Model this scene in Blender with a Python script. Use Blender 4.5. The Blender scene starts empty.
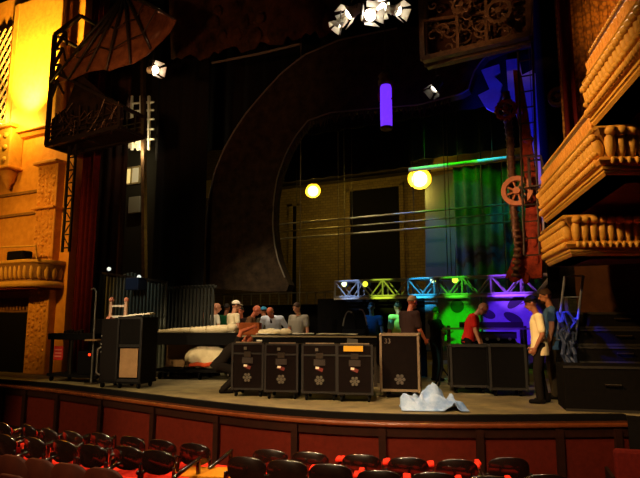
import bpy, bmesh, math, random
from mathutils import Vector, Matrix, Euler
random.seed(7)
S = bpy.context.scene
COL = S.collection
PI = math.pi
R = math.radians
# ------------------------------------------------------------------ camera
FPX, CX, CY = 560.0, 320.0, 239.0
DECK = 1.05                      # stage deck above the house floor
EYE = Vector((0, 0, DECK + 1.30))
YAW, PITCH = R(26), math.atan(83 / 560)
cam_d = bpy.data.cameras.new('camera'); cam = bpy.data.objects.new('camera', cam_d); COL.objects.link(cam)
cam.location = EYE; cam.rotation_euler = (PI / 2 + PITCH, 0, YAW)
cam_d.sensor_width = 36; cam_d.lens = FPX / 640 * 36; cam_d.clip_end = 200
S.camera = cam
RM = Euler((PI / 2 + PITCH, 0, YAW)).to_matrix()
def ray(px, py):
    return RM @ Vector(((px - CX) / FPX, (CY - py) / FPX, -1))
def WZ(px, py, z=DECK):          # where the sight line meets height z
    d = ray(px, py); t = (z - EYE.z) / d.z; return EYE + d * t
def WY(px, py, y):               # ... meets the plane y
    d = ray(px, py); return EYE + d * (y / d.y)
def WD(px, py, dist):            # ... at a given depth
    d = ray(px, py); f = Vector((-math.sin(YAW), math.cos(YAW), 0)); return EYE + d * (dist / d.dot(f))
# ------------------------------------------------------------------ materials
def lin(h):
    h = h.lstrip('#'); c = [int(h[i:i + 2], 16) / 255 for i in (0, 2, 4)]
    return tuple((x / 12.92 if x <= .04045 else ((x + .055) / 1.055) ** 2.4) for x in c) + (1,)
MATS = {}
def M(name, col, rough=.6, metal=0, col2=None, scale=6, bump=0, bscale=None, coat=0, emit=None, estr=0, kind='noise', spec=None):
    if name in MATS: return MATS[name]
    m = bpy.data.materials.new(name); m.use_nodes = True; nt = m.node_tree; b = nt.nodes['Principled BSDF']
    b.inputs['Base Color'].default_value = lin(col); b.inputs['Roughness'].default_value = rough; b.inputs['Metallic'].default_value = metal
    if coat: b.inputs['Coat Weight'].default_value = coat; b.inputs['Coat Roughness'].default_value = .08
    if spec is None and rough >= .75: spec = .12
    if spec is not None: b.inputs['Specular IOR Level'].default_value = spec
    tc = nt.nodes.new('ShaderNodeTexCoord')
    if col2 or bump:
        if kind == 'wave':
            n = nt.nodes.new('ShaderNodeTexWave'); n.inputs['Scale'].default_value = scale; n.inputs['Distortion'].default_value = 4; n.inputs['Detail'].default_value = 3
        elif kind == 'brick':
            n = nt.nodes.new('ShaderNodeTexBrick'); n.inputs['Scale'].default_value = scale
            mp = nt.nodes.new('ShaderNodeMapping'); mp.inputs['Rotation'].default_value = (PI / 2, 0, 0); nt.links.new(tc.outputs['Object'], mp.inputs[0]); 
        elif kind == 'voronoi':
            n = nt.nodes.new('ShaderNodeTexVoronoi'); n.inputs['Scale'].default_value = scale
        else:
            n = nt.nodes.new('ShaderNodeTexNoise'); n.inputs['Scale'].default_value = scale; n.inputs['Detail'].default_value = 6; n.inputs['Roughness'].default_value = .65
        nt.links.new(mp.outputs[0] if kind == 'brick' else tc.outputs['Object'], n.inputs['Vector'])
        if kind == 'brick':
            n.inputs['Color1'].default_value = lin(col); n.inputs['Color2'].default_value = lin(col2); n.inputs['Mortar'].default_value = lin('#5a4d33')
            n.inputs['Mortar Size'].default_value = .02
            nt.links.new(n.outputs['Color'], b.inputs['Base Color']); fac = n.outputs['Fac']
        else:
            fac = n.outputs[0]
            if col2:
                r = nt.nodes.new('ShaderNodeValToRGB'); r.color_ramp.elements[0].color = lin(col); r.color_ramp.elements[1].color = lin(col2)
                r.color_ramp.elements[0].position = .36; r.color_ramp.elements[1].position = .66
                nt.links.new(fac, r.inputs[0]); nt.links.new(r.outputs[0], b.inputs['Base Color'])
        if bump:
            bp = nt.nodes.new('ShaderNodeBump'); bp.inputs['Strength'].default_value = bump; bp.inputs['Distance'].default_value = .02
            if bscale and kind != 'brick':
                n2 = nt.nodes.new('ShaderNodeTexNoise'); n2.inputs['Scale'].default_value = bscale; n2.inputs['Detail'].default_value = 4
                nt.links.new(tc.outputs['Object'], n2.inputs['Vector']); fac = n2.outputs[0]
            nt.links.new(fac, bp.inputs['Height']); nt.links.new(bp.outputs[0], b.inputs['Normal'])
    if emit:
        b.inputs['Emission Color'].default_value = lin(emit); b.inputs['Emission Strength'].default_value = estr
    MATS[name] = m; return m
wood_dark = M('wood_dark', '#120806', .22, col2='#1a0c08', scale=9, coat=1.0)
wood_seat = M('wood_seat', '#34160c', .6, col2='#421d0f', scale=5, spec=.15)
red_cloth = M('red_cloth', '#d8281b', .85, col2='#f03a24', scale=30, bump=.2, bscale=150)
wood_rail = M('wood_rail', '#5c2c13', .25, col2='#6e381a', scale=7, coat=.9)
wood_red = M('wood_red', '#4c1409', .75, col2='#58190d', scale=12, spec=.1)
wood_stile = M('wood_stile', '#200d07', .7, col2='#2a1209', scale=12, spec=.12)
black_mat = M('black_mat', '#0a0909', .75, col2='#100e0d', scale=20, spec=.08)
black_paint = M('black_paint', '#0a0908', .8, col2='#100d0b', scale=14, bump=.1, bscale=60, spec=.08)
black_velour = M('black_velour', '#0b0a09', .95, col2='#12100e', scale=10)
deck_m = M('deck_paint', '#6e6449', .62, col2='#94875f', scale=3.2, bump=.25, bscale=30)
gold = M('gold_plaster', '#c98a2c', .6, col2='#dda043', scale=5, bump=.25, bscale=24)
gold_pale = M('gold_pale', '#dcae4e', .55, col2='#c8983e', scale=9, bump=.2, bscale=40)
gold_dk = M('gold_shade', '#7a5626', .6, col2='#94692f', scale=9, bump=.25, bscale=40)  # darker gold; shade is painted into the recesses with it
maroon = M('maroon_wall', '#5c2214', .8, col2='#6b2a18', scale=6)
drape_red = M('drape_red', '#561319', .9, col2='#470f15', scale=8)
steel_dk = M('steel_dark', '#2a241d', .5, .5, col2='#3a3024', scale=12)
bronze = M('bronze', '#5d452b', .5, .35, col2='#3c2b1b', scale=10, bump=.3, bscale=30)
rust = M('rust_scenic', '#8a3820', .85, col2='#5a2418', scale=7, bump=.4, bscale=20)
scenic = M('scenic_mottled', '#34281a', .9, col2='#1a140d', scale=4, bump=.5, bscale=14)
scenic_rim = M('scenic_rim', '#5b5446', .7)
membrane = M('membrane', '#7a4b2c', .8, col2='#5b341d', scale=5, bump=.4, bscale=18)
gear_tan = M('gear_tan', '#a8703e', .6, col2='#8a5a30', scale=8)
alu = M('aluminium', '#b9b6ad', .35, .8, col2='#a09d95', scale=20)
alu_w = M('truss_metal', '#9a9a9a', .5, .15)
alu_edge = M('case_edge', '#a08c74', .4, .5, col2='#8b775f', scale=30)
rubber = M('rubber', '#0c0c0c', .8)
tan_ply = M('tan_ply', '#8a6840', .7, col2='#9c784c', scale=6)
cream = M('cream_fabric', '#e9d9b2', .9, col2='#dccaa0', scale=9, bump=.3, bscale=35)
cardboard = M('cardboard', '#a8572c', .85, col2='#9b4f28', scale=12)
paper = M('paper', '#efe9d6', .8)
white_p = M('white_paint', '#e6e0d4', .6)
pink_p = M('pink_paint', '#d98d78', .6)
yellow_p = M('yellow_label', '#d9a420', .7)
red_p = M('red_sign', '#c8281c', .6)
emblem = M('emblem_grey', '#5e594f', .8)
bluecloth = M('blue_white_cloth', '#b4cdf2', .9, col2='#6d92cf', scale=3.5, bump=.3, bscale=50)
brick = M('brick_back', '#7d6c46', .9, col2='#6c5c3e', scale=2.4, bump=.3, kind='brick')
panel_m = M('panel_pale', '#9a9a9a', .75, col2='#8b8b8b', scale=4)
drape_pale = M('drape_pale', '#5c5c58', .9, col2='#4c4c48', scale=5)
glow_w = M('lamp_white', '#ffffff', .4, emit='#fff4dc', estr=22)
glow_y = M('lamp_yellow', '#ffffff', .4, emit='#ffd24a', estr=26)
glow_yg = M('lamp_yellowgreen', '#ffffff', .4, emit='#d8e030', estr=2.0)
glow_pur = M('lantern_purple', '#8a50f0', .5, emit='#6a2cff', estr=1.25)
glow_win = M('lit_window', '#ffffff', .5, emit='#f4d06a', estr=.8)
glow_red = M('led_red', '#ff3010', .5, emit='#ff3a14', estr=1.5)
glow_up = M('uplight_lens', '#ffffff', .5, emit='#ffd060', estr=14)
carpet_y = M('carpet_yellow', '#c8861e', .9, col2='#b87616', scale=30)
carpet_r = M('carpet_red', '#2a0f0b', .95, col2='#34140d', scale=40)
eye_m = M('eye_dark', '#120c08', .3)
skin_a = M('skin_fair', '#c98a66', .55); skin_r = M('skin_ruddy', '#c46a48', .55); skin_t = M('skin_tan', '#9a6040', .55)
hair_g = M('hair_grey', '#a58a66', .8); hair_d = M('hair_dark', '#1e140e', .7); hair_b = M('hair_brown', '#3d2616', .7)
def cloth(hexc): return M('cloth_' + hexc[1:], hexc, .9, bump=.15, bscale=40)
# ------------------------------------------------------------------ mesh builder
class MB:
    def __init__(s): s.v = []; s.f = []
    def add(s, vs, fs):
        o = len(s.v); s.v += [Vector(p) for p in vs]; s.f += [tuple(i + o for i in f) for f in fs]; return s
    def box(s, c, d, rot=None):
        c = Vector(c); vs = []
        for x in (-.5, .5):
            for y in (-.5, .5):
                for z in (-.5, .5):
                    p = Vector((x * d[0], y * d[1], z * d[2])); vs.append(c + (rot @ p if rot else p))
        return s.add(vs, [(0, 1, 3, 2), (4, 6, 7, 5), (0, 4, 5, 1), (2, 3, 7, 6), (0, 2, 6, 4), (1, 5, 7, 3)])
    def bar(s, a, b, w, h=None):                     # rectangular bar between points
        a, b = Vector(a), Vector(b); d = b - a; h = h or w
        q = d.to_track_quat('X', 'Z').to_matrix(); return s.box((a + b) / 2, (d.length, w, h), q)
    def cone(s, a, b, r0, r1=None, n=10):
        a, b = Vector(a), Vector(b); r1 = r0 if r1 is None else r1
        q = (b - a).to_track_quat('Z', 'Y').to_matrix()
        ra = [a + q @ Vector((math.cos(2 * PI * i / n) * r0, math.sin(2 * PI * i / n) * r0, 0)) for i in range(n)]
        rb = [b + q @ Vector((math.cos(2 * PI * i / n) * r1, math.sin(2 * PI * i / n) * r1, 0)) for i in range(n)]
        fs = [(i, (i + 1) % n, n + (i + 1) % n, n + i) for i in range(n)] + [tuple(range(n))[::-1], tuple(range(n, 2 * n))]
        return s.add(ra + rb, fs)
    def loft(s, rings, cap=True):
        n = len(rings[0]); vs = [p for r in rings for p in r]; fs = []
        for k in range(len(rings) - 1):
            for i in range(n): fs.append((k * n + i, k * n + (i + 1) % n, (k + 1) * n + (i + 1) % n, (k + 1) * n + i))
        if cap: fs += [tuple(range(n))[::-1], tuple(range((len(rings) - 1) * n, len(rings) * n))]
        return s.add(vs, fs)
    def tube(s, pts, r, n=8, closed=False):
        pts = [Vector(p) for p in pts]; m = len(pts); rings = []; up = Vector((0, 0, 1))
        for i, p in enumerate(pts):
            if closed: t = pts[(i + 1) % m] - pts[i - 1]
            else: t = pts[min(i + 1, m - 1)] - pts[max(i - 1, 0)]
            t.normalize(); u = t.cross(up)
            if u.length < .05: u = t.cross(Vector((1, 0, .01)))
            u.normalize(); w = u.cross(t); rr = r[i] if isinstance(r, (list, tuple)) else r
            rings.append([p + (u * math.cos(2 * PI * k / n) + w * math.sin(2 * PI * k / n)) * rr for k in range(n)])
        if closed: rings.append(rings[0]); return s.loft(rings, cap=False)
        return s.loft(rings)
    def ball(s, c, r, n=10, m=7, rot=None):
        c = Vector(c); r = (r, r, r) if not isinstance(r, (tuple, list)) else r
        vs = []; fs = []
        def P(x, y, z):
            p = Vector((x * r[0], y * r[1], z * r[2])); return c + (rot @ p if rot else p)
        vs.append(P(0, 0, -1))
        for j in range(1, m):
            a = -PI / 2 + PI * j / m
            for i in range(n): vs.append(P(math.cos(a) * math.cos(2 * PI * i / n), math.cos(a) * math.sin(2 * PI * i / n), math.sin(a)))
        vs.append(P(0, 0, 1)); L = len(vs) - 1
        for i in range(n): fs.append((0, 1 + (i + 1) % n, 1 + i)); fs.append((L, 1 + (m - 2) * n + i, 1 + (m - 2) * n + (i + 1) % n))
        for j in range(m - 2):
            for i in range(n):
                a = 1 + j * n + i; b = 1 + j * n + (i + 1) % n; fs.append((a, b, b + n, a + n))
        return s.add(vs, fs)
    def prism(s, pts, ext):                          # flat outline pushed along ext
        pts = [Vector(p) for p in pts]; e = Vector(ext); n = len(pts)
        return s.add(pts + [p + e for p in pts], [tuple(range(n))[::-1], tuple(range(n, 2 * n))] + [(i, (i + 1) % n, n + (i + 1) % n, n + i) for i in range(n)])
    def lathe(s, prof, c, n=20, rot=None):
        c = Vector(c); rings = []
        for r, z in prof:
            rings.append([c + (rot @ Vector((r * math.cos(2 * PI * i / n), r * math.sin(2 * PI * i / n), z)) if rot else Vector((r * math.cos(2 * PI * i / n), r * math.sin(2 * PI * i / n), z))) for i in range(n)])
        return s.loft(rings)
    def sweep(s, prof, path, cap=True):              # prof [(outward, z)], path [(x, y)]; outward = left of travel
        P2 = [Vector((p[0], p[1])) for p in path]; rings = []
        for i, p in enumerate(P2):
            d0 = (P2[i] - P2[i - 1]).normalized() if i else (P2[1] - P2[0]).normalized()
            d1 = (P2[i + 1] - P2[i]).normalized() if i < len(P2) - 1 else d0
            n0 = Vector((-d0.y, d0.x)); n1 = Vector((-d1.y, d1.x)); nn = (n0 + n1).normalized(); k = 1 / max(.3, nn.dot(n0))
            rings.append([Vector((p.x + nn.x * o * k, p.y + nn.y * o * k, z)) for o, z in prof])
        return s.loft(rings, cap)
    def grid(s, pts):                                # rows of points
        h, w = len(pts), len(pts[0]); vs = [p for r in pts for p in r]
        return s.add(vs, [(j * w + i, j * w + i + 1, (j + 1) * w + i + 1, (j + 1) * w + i) for j in range(h - 1) for i in range(w - 1)])
    def mesh(s, name):
        me = bpy.data.meshes.new(name); me.from_pydata([tuple(v) for v in s.v], [], s.f)
        bm = bmesh.new(); bm.from_mesh(me); bmesh.ops.recalc_face_normals(bm, faces=bm.faces); bm.to_mesh(me); bm.free(); return me
    def build(s, name, mat, parent=None, smooth=False, bevel=0, loc=None, solid=0, sub=0):
        me = s.mesh(name); me.materials.append(mat); o = bpy.data.objects.new(name, me); COL.objects.link(o)
        if smooth:
            for p in me.polygons: p.use_smooth = True
        if parent: o.parent = parent
        if loc is not None: o.location = loc
        if solid:
            md = o.modifiers.new('solid', 'SOLIDIFY'); md.thickness = solid; md.offset = 0
        if sub: md = o.modifiers.new('sub', 'SUBSURF'); md.levels = md.render_levels = sub
        if bevel:
            md = o.modifiers.new('bevel', 'BEVEL'); md.width = bevel; md.segments = 2; md.limit_method = 'ANGLE'; md.angle_limit = R(40)
        return o
def tag(o, label=None, cat=None, group=None, kind=None):
    for k, v in (('label', label), ('category', cat), ('group', group), ('kind', kind)):
        if v: o[k] = v
    return o
def thing(name, label, cat, loc=(0, 0, 0), rz=0, group=None):
    o = bpy.data.objects.new(name, None); COL.objects.link(o); o.location = loc; o.rotation_euler = (0, 0, rz); o.empty_display_size = .1
    return tag(o, label, cat, group)
def struct(o): o['kind'] = 'structure'; return o
def dup(o, parent=None):
    c = o.copy(); COL.objects.link(c)
    if parent: c.parent = parent
    for ch in KIDS(o): dup(ch, c)
    return c
def KIDS(o): return [x for x in bpy.data.objects if x.parent == o]
def spot(loc, tgt, e, col, deg=40, blend=.5, rad=.08):
    l = bpy.data.lights.new('spot_light', 'SPOT'); l.energy = e; l.color = lin(col)[:3]; l.spot_size = R(deg); l.spot_blend = blend; l.shadow_soft_size = rad
    o = bpy.data.objects.new('spot_light', l); COL.objects.link(o); o.location = loc
    o.rotation_euler = (Vector(tgt) - Vector(loc)).to_track_quat('-Z', 'Y').to_euler(); return o
def point(loc, e, col, rad=.1):
    l = bpy.data.lights.new('point_light', 'POINT'); l.energy = e; l.color = lin(col)[:3]; l.shadow_soft_size = rad
    o = bpy.data.objects.new('point_light', l); COL.objects.link(o); o.location = loc; return o
def circ(c, r, n=24, y=0):       # circle in XZ
    return [Vector((c[0] + r * math.cos(2 * PI * i / n), c[1] + y, c[2] + r * math.sin(2 * PI * i / n))) for i in range(n)]
# ================================================================== the house and the stage shell
PY = 10.0                                            # plane of the proscenium wall
apron = [(-16.5, 8.75), (-14.2, 8.62)] + [tuple(WZ(px, py)[:2]) for px, py in ((0, 379), (50, 382.5), (100, 388), (150, 394), (200, 400), (260, 406.5), (320, 411), (380, 413.5), (440, 414.5), (500, 414.5), (560, 414), (622, 413.5))]
def smooth(path, it=2):
    for _ in range(it):
        q = [path[0]]
        for a, b in zip(path, path[1:]):
            q += [(a[0] * .75 + b[0] * .25, a[1] * .75 + b[1] * .25), (a[0] * .25 + b[0] * .75, a[1] * .25 + b[1] * .75)]
        path = q + [path[-1]]
    return path
apron = smooth(apron)
b = MB(); fl = [Vector((x, y, DECK)) for x, y in apron] + [Vector((6, 9.2, DECK)), Vector((6, 21, DECK)), Vector((-19, 21, DECK)), Vector((-19, 8.75, DECK))]
b.prism(fl, (0, 0, -.06)); struct(b.build('floor_stage', deck_m))
b = MB(); b.sweep([(0.0, DECK + .004), (-.10, DECK + .004), (-.10, DECK - .17), (0, DECK - .17)], apron); struct(b.build('trim_stage_lip', black_mat))
# wall in front of the apron: cap rail, red panels, dark stiles
wallp = []
for i, (x, y) in enumerate(apron):
    a = apron[max(i - 1, 0)]; c = apron[min(i + 1, len(apron) - 1)]; d = Vector((c[0] - a[0], c[1] - a[1])).normalized(); wallp.append((x + d.y * .30, y - d.x * .30))
struct(MB().sweep([(-.13, DECK - .07), (.03, DECK - .07), (.05, DECK - .09), (.05, DECK - .12), (.03, DECK - .14), (-.13, DECK - .14)][::-1], [(x, y) for x, y in wallp][::-1]).build('trim_apron_rail', wood_rail, smooth=False, bevel=.008))
struct(MB().sweep([(-.08, -.02), (-.02, -.02), (-.02, DECK - .14), (-.08, DECK - .14)], wallp[::-1]).build('wall_apron', wood_red))
struct(MB().sweep([(-.02, DECK - .26), (.012, DECK - .26), (.012, DECK - .14), (-.02, DECK - .14)], wallp[::-1]).build('trim_apron_top', wood_stile))
struct(MB().sweep([(-.02, 0), (.012, 0), (.012, .14), (-.02, .14)], wallp[::-1]).build('baseboard_apron', wood_stile))
def near_wall(px):
    best = None
    for a, c in zip(wallp, wallp[1:]):
        for k in range(12):
            q = Vector((a[0] + (c[0] - a[0]) * k / 12, a[1] + (c[1] - a[1]) * k / 12, DECK - .4)) - EYE
            l = RM.transposed() @ q
            if l.z >= 0: continue
            e = abs(CX + FPX * l.x / -l.z - px)
            if best is None or e < best[0]: best = (e, q + EYE, math.atan2(c[1] - a[1], c[0] - a[0]))
    return best[1], best[2]
for i, px in enumerate((3, 26, 58, 101, 154, 217, 295, 382, 479, 560, 618)):
    p, a = near_wall(px)
    o = struct(MB().box((0, -.03, 0), (.10, .05, DECK - .16)).build('trim_apron_stile', wood_stile)); o.location = (p.x, p.y, (DECK - .16) / 2 + .01); o.rotation_euler.z = a
struct(MB().add([(-20, -3, 0), (7, -3, 0), (7, 10, 0), (-20, 10, 0)], [(0, 1, 2, 3)]).build('floor', carpet_r))
# back and side walls of the stage house
BY = 19.5
struct(MB().box((-6.5, BY + .15, 6.5), (27, .3, 13)).build('wall_back', brick))
struct(MB().box((-19.1, 15, 6.5), (.3, 10, 13)).build('wall_stage_side_left', black_mat))
struct(MB().box((6.1, 14.6, 6.5), (.3, 10, 13)).build('wall_stage_side_right', black_mat))
struct(MB().box((-6.5, 15, 13), (27, 11, .2)).build('ceiling_stage', black_mat))
# doorways in the back wall
for i, (x0, x1, y0, y1) in enumerate(((349, 402, 190, 292), (292, 300, 205, 285))):
    a, c = WY(x0, y0, BY), WY(x1, y0, BY); d = struct(thing('door_%d' % (i + 1), None, None, (0, 0, 0)))
    MB().box(((a.x + c.x) / 2, BY - .03, (DECK + a.z) / 2), (c.x - a.x, .08, a.z - DECK)).build('door_panel', black_mat, d)
    f = MB(); f.box((a.x, BY - .06, (DECK + a.z) / 2), (.16, .16, a.z - DECK)); f.box((c.x, BY - .06, (DECK + a.z) / 2), (.16, .16, a.z - DECK)); f.box(((a.x + c.x) / 2, BY - .06, a.z), (c.x - a.x + .16, .16, .16)); f.build('door_frame', brick, d)
# pale strip painted as lamplit wall, and steel beam, high on the back wall
a = WY(268, 182, BY - .12); c = WY(585, 138, BY - .12)
zb = (WY(300, 180, BY - .12).z)
struct(MB().box((-6.5, BY - .06, zb + .12), (25, .08, .78)).build('lit_back_band', M('band_lit', '#d0bb68', .8, col2='#bda656', scale=4)))
# proscenium walls (left one is seen, in gold)
xl = WY(66, 300, PY).x
struct(MB().box(((-20 + xl) / 2, PY + .35, 6.0), (xl + 20, .7, 12)).build('wall_left', gold))
xr = -.30
zw = EYE.z + 1.02
struct(MB().box((3.2 + xr / 2, PY + 1.6, zw / 2), (6.4 - xr, .4, zw)).build('wall_right', M('wall_brown', '#4a2d18', .8, col2='#3a2213', scale=5)))
b = MB(); b.box((3.2 + xr / 2, PY + .30, (zw + 12) / 2), (6.4 - xr, .4, 12 - zw))
for k in range(16):
    x = xr + .06 + k * .13; b.cone((x, PY + .09, zw), (x, PY + .09, 12), .03, .03, 8)
struct(b.build('wall_right_upper', M('panel_gold_dots', '#b87c2c', .6, col2='#7b4e1c', scale=14, kind='voronoi', bump=.4)))
struct(MB().box((4.6, 6, 6), (.3, 8, 12)).build('wall_right_house', M('wall_low', '#3c2414', .8, col2='#2a180e', scale=4)))
q_ = WZ(622, 413.5); struct(MB().box((q_.x + 2.0, q_.y - .1, DECK / 2 - .01), (3.9, .8, DECK - .02)).build('wall_right_pier', black_mat))
# lit pilaster with fluted edges, upper left
pl = thing('pilaster', 'broad gold pilaster glowing yellow at the left edge beside the lattice grille', 'pilaster')
x0, x1 = WY(17, 60, PY).x, WY(70, 60, PY).x; zc = WY(40, 132, PY).z
MB().box(((x0 + x1) / 2, PY - .135, (zc + 11.5) / 2), (x1 - x0 - .18, .26, 11.5 - zc)).build('shaft', gold_pale, pl, bevel=.03)
f = MB(); f.box((x0 + .05, PY - .085, (zc + 11.5) / 2), (.16, .14, 11.5 - zc)); f.box((x0 + .26, PY - .25, (zc + 11.5) / 2), (.14, .06, 11.5 - zc)); f.box((x1 - .06, PY - .075, (zc + 11.5) / 2), (.14, .12, 11.5 - zc)); f.build('fillet', gold, pl, bevel=.02)
MB().sweep([(0, zc - .14), (.1, zc - .1), (.16, zc - .02), (.10, zc + .04), (0, zc + .04)], [(x1, PY - .005), (x0, PY - .005)]).build('base_molding', gold, pl)
# diamond lattice grille at the far left
lt = thing('lattice_grille', 'diamond lattice grille in cream at the top left corner', 'grille')
xa, xb2 = -17.2, WY(15, 60, PY).x; za, zb2 = WY(5, 124, PY).z, 11
b = MB()
st = .24
k = -60
while k < 80:
    for sgn in (1, -1):
        p = Vector((xa, 0, za + k * st)); q = Vector((xb2, 0, za + k * st + sgn * (xb2 - xa) * 1.35))
        def clip(p, q):
            d = q - p; t0, t1 = 0, 1
            for lo, hi in ((za, zb2),):
                if abs(d.z) > 1e-6:
                    ta, tb = (lo - p.z) / d.z, (hi - p.z) / d.z; t0 = max(t0, min(ta, tb)); t1 = min(t1, max(ta, tb))
            return (p + d * t0, p + d * t1) if t1 > t0 + .01 else None
        r_ = clip(p, q)
        if r_: b.bar((r_[0].x, PY - .06 - (.02 if sgn > 0 else 0), r_[0].z), (r_[1].x, PY - .06 - (.02 if sgn > 0 else 0), r_[1].z), .05, .03)
    k += 1.5
b.build('lattice', M('lattice_cream', '#d6b884', .6), lt)
MB().box(((xa + xb2) / 2, PY - .02, (za + zb2) / 2), (xb2 - xa, .03, zb2 - za)).build('backing', black_mat, lt)
f = MB(); f.box((xb2, PY - .07, (za + zb2) / 2), (.08, .12, zb2 - za)); f.box(((xa + xb2) / 2, PY - .07, za), (xb2 - xa, .12, .08)); f.build('frame', gold, lt)
# plaster corbel bay under the lattice
cb = thing('plaster_corbel', 'carved plaster corbel box under the lattice grille at the left edge', 'corbel')
xc1 = WY(23, 150, PY).x; zt, zm, zl = WY(10, 132, PY).z, WY(10, 172, PY).z, WY(10, 187, PY).z
MB().box(((xc1 - 17) / 2, PY - .2, (zt + zm) / 2 - .03), (xc1 + 17, .4, zt - zm - .06)).build('body', gold_pale, cb, bevel=.03)
b = MB(); b.box(((xc1 - 17) / 2 + .06, PY - .24, zt - .02), (xc1 + 17 + .1, .5, .10)); b.box(((xc1 - 17) / 2 + .03, PY - .22, zm), (xc1 + 17 + .08, .46, .08)); b.build('molding', gold, cb, bevel=.02)
b = MB(); b.lathe([(.02, zl - .12), (.08, zl - .05), (.06, zl), (.16, zl + .1), (.24, zm - .05)], (xc1 - .32, PY - .14, 0)); b.build('pendant', gold, cb, smooth=True)
b = MB()
for i in range(5):
    for j in range(3): b.ball((xc1 - .2 - .3 * i, PY - .4, zm + .22 + j * (zt - zm - .3) / 2.6), (.1, .04, .09))
b.build('relief', gold_pale, cb, smooth=True)
# carved column next to the drape
cl = thing('carved_column', 'carved gold half column between the left balcony box and the red drape', 'column')
x0, x1 = WY(41, 230, PY).x, WY(61, 230, PY).x; zt = WY(50, 166, PY).z
MB().box(((x0 + x1) / 2, PY - .1, (DECK + zt) / 2), (x1 - x0, .25, zt - DECK)).build('shaft', gold, cl, bevel=.03)
b = MB(); random.seed(3); z = DECK + .2
while z < zt - .1:
    for xx in (.14, .32, .5, .68, .86): b.ball((x0 + (x1 - x0) * xx, PY - .215, z + random.uniform(-.05, .05)), (random.uniform(.03, .07), random.uniform(.03, .06), random.uniform(.04, .09)), 7, 5, Euler((0, random.uniform(-1, 1), 0)).to_matrix())
    z += .125
b.build('carving', gold, cl, smooth=True)
b = MB(); b.box(((x0 + x1) / 2, PY - .14, zt), (x1 - x0 + .14, .42, .09)); zz = WY(50, 210, PY).z; b.box(((x0 + x1) / 2, PY - .14, zz), (x1 - x0 + .1, .38, .06)); b.build('capital', gold, cl, bevel=.02)
b = MB()
for py in (194, 215): z = WY(20, py, PY).z; b.box(((x0 - 18) / 2, PY - .03, z), (x0 + 18, .08, .07))
struct(b.build('trim_wall_left', gold_dk))
# small balcony box on the left wall: fluted curved parapet
BX = thing('balcony_box', 'curved fluted gold balcony box low on the left wall', 'balcony box')
xr_ = WY(63, 268, PY).x; zt, zb_ = WY(30, 262, PY - .5).z, WY(30, 287, PY - .5).z
path = [(-17.5, PY - .75), (xr_ - .55, PY - .75)] + [(xr_ - .55 + .55 * math.sin(t), PY - .2 - .55 * math.cos(t)) for t in [PI / 2 * i / 8 for i in range(1, 9)]] + [(xr_, PY)]
path = path[::-1]
H = zt - zb_
MB().sweep([(-.22, zb_), (.0, zb_), (.02, zb_ + .05), (-.03, zb_ + H * .28), (.02, zb_ + H * .34), (.06, zt - .08), (-.22, zt - .08)], path).build('parapet', gold_dk, BX)  # darker gold paints the shade between the flutes
b = MB()
b.tube([(x, y, zb_ + .06) for x, y in path], .085, 10); b.build('lower_torus', gold_pale, BX, smooth=True)
MB().sweep([(-.26, zt - .08), (.05, zt - .08), (.10, zt - .04), (.10, zt + .03), (-.26, zt + .03)], path).build('cap_rail', gold_pale, BX, bevel=.012)
def along(path, step):
    out = []; acc = 0
    for a, c in zip(path, path[1:]):
        a, c = Vector(a), Vector(c); L = (c - a).length; d = (c - a) / max(L, 1e-6); t = step - acc if acc else step / 2
        while t < L: out.append((a + d * t, d)); t += step
        acc = (L - (t - step)) % step
    return out
b = MB()
for p, d in along(path, .17): b.ball((p.x, p.y, zb_ + H * .60), (.062, .085, H * .33), 8, 6)
b.build('flutes', gold_pale, BX, smooth=True)
MB().prism([Vector((x, y, zb_ - .01)) for x, y in path] + [Vector((-17.5, PY, zb_ - .01))], (0, 0, -.05)).build('soffit', maroon, BX)
o = MB().box((0, 0, .12), (.62, .3, .24)).build('floodlight', black_mat, bevel=.04); p = WY(22, 258, PY - .55); o.location = (p.x, PY - .62, zt + .032); tag(o, 'black lamp housing lying on the left balcony rail', 'lamp')
o = MB().tube([(WY(-10, 252, PY - .7).x, PY - .72, zt + .42), (WY(36, 252, PY - .7).x, PY - .72, zt + .36), (WY(38, 252, PY - .7).x, PY - .72, zt + .03)], .025).build('balcony_handrail', gold_pale); tag(o, 'thin pale handrail above the left balcony box', 'handrail')
# dark recess under the box, with ribbed frieze
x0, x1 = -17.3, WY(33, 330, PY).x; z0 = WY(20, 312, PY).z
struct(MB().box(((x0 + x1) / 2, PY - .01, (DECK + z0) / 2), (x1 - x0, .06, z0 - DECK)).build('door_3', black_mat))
b = MB(); zz = WY(20, 305, PY).z
for i in range(38): b.box((x1 + .1 - i * .13, PY - .05, zz + .02), (.055, .12, .32))
b.box(((x0 + x1) / 2, PY - .02, z0 + .02), (x1 - x0, .08, .05)); struct(b.build('trim_frieze_left', gold_dk))
# uplight on the corbel
up = thing('uplight_lamp', 'small bright uplight on top of the corbel at the pilaster foot', 'lamp', (WY(9, 128, PY).x, PY - .3, WY(10, 132, PY).z + .03))
MB().cone((0, 0, 0), (0, 0, .1), .1, .12, 14).build('housing', steel_dk, up); MB().cone((0, 0, .101), (0, 0, .115), .1, .1, 14).build('lens', glow_up, up)
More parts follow.
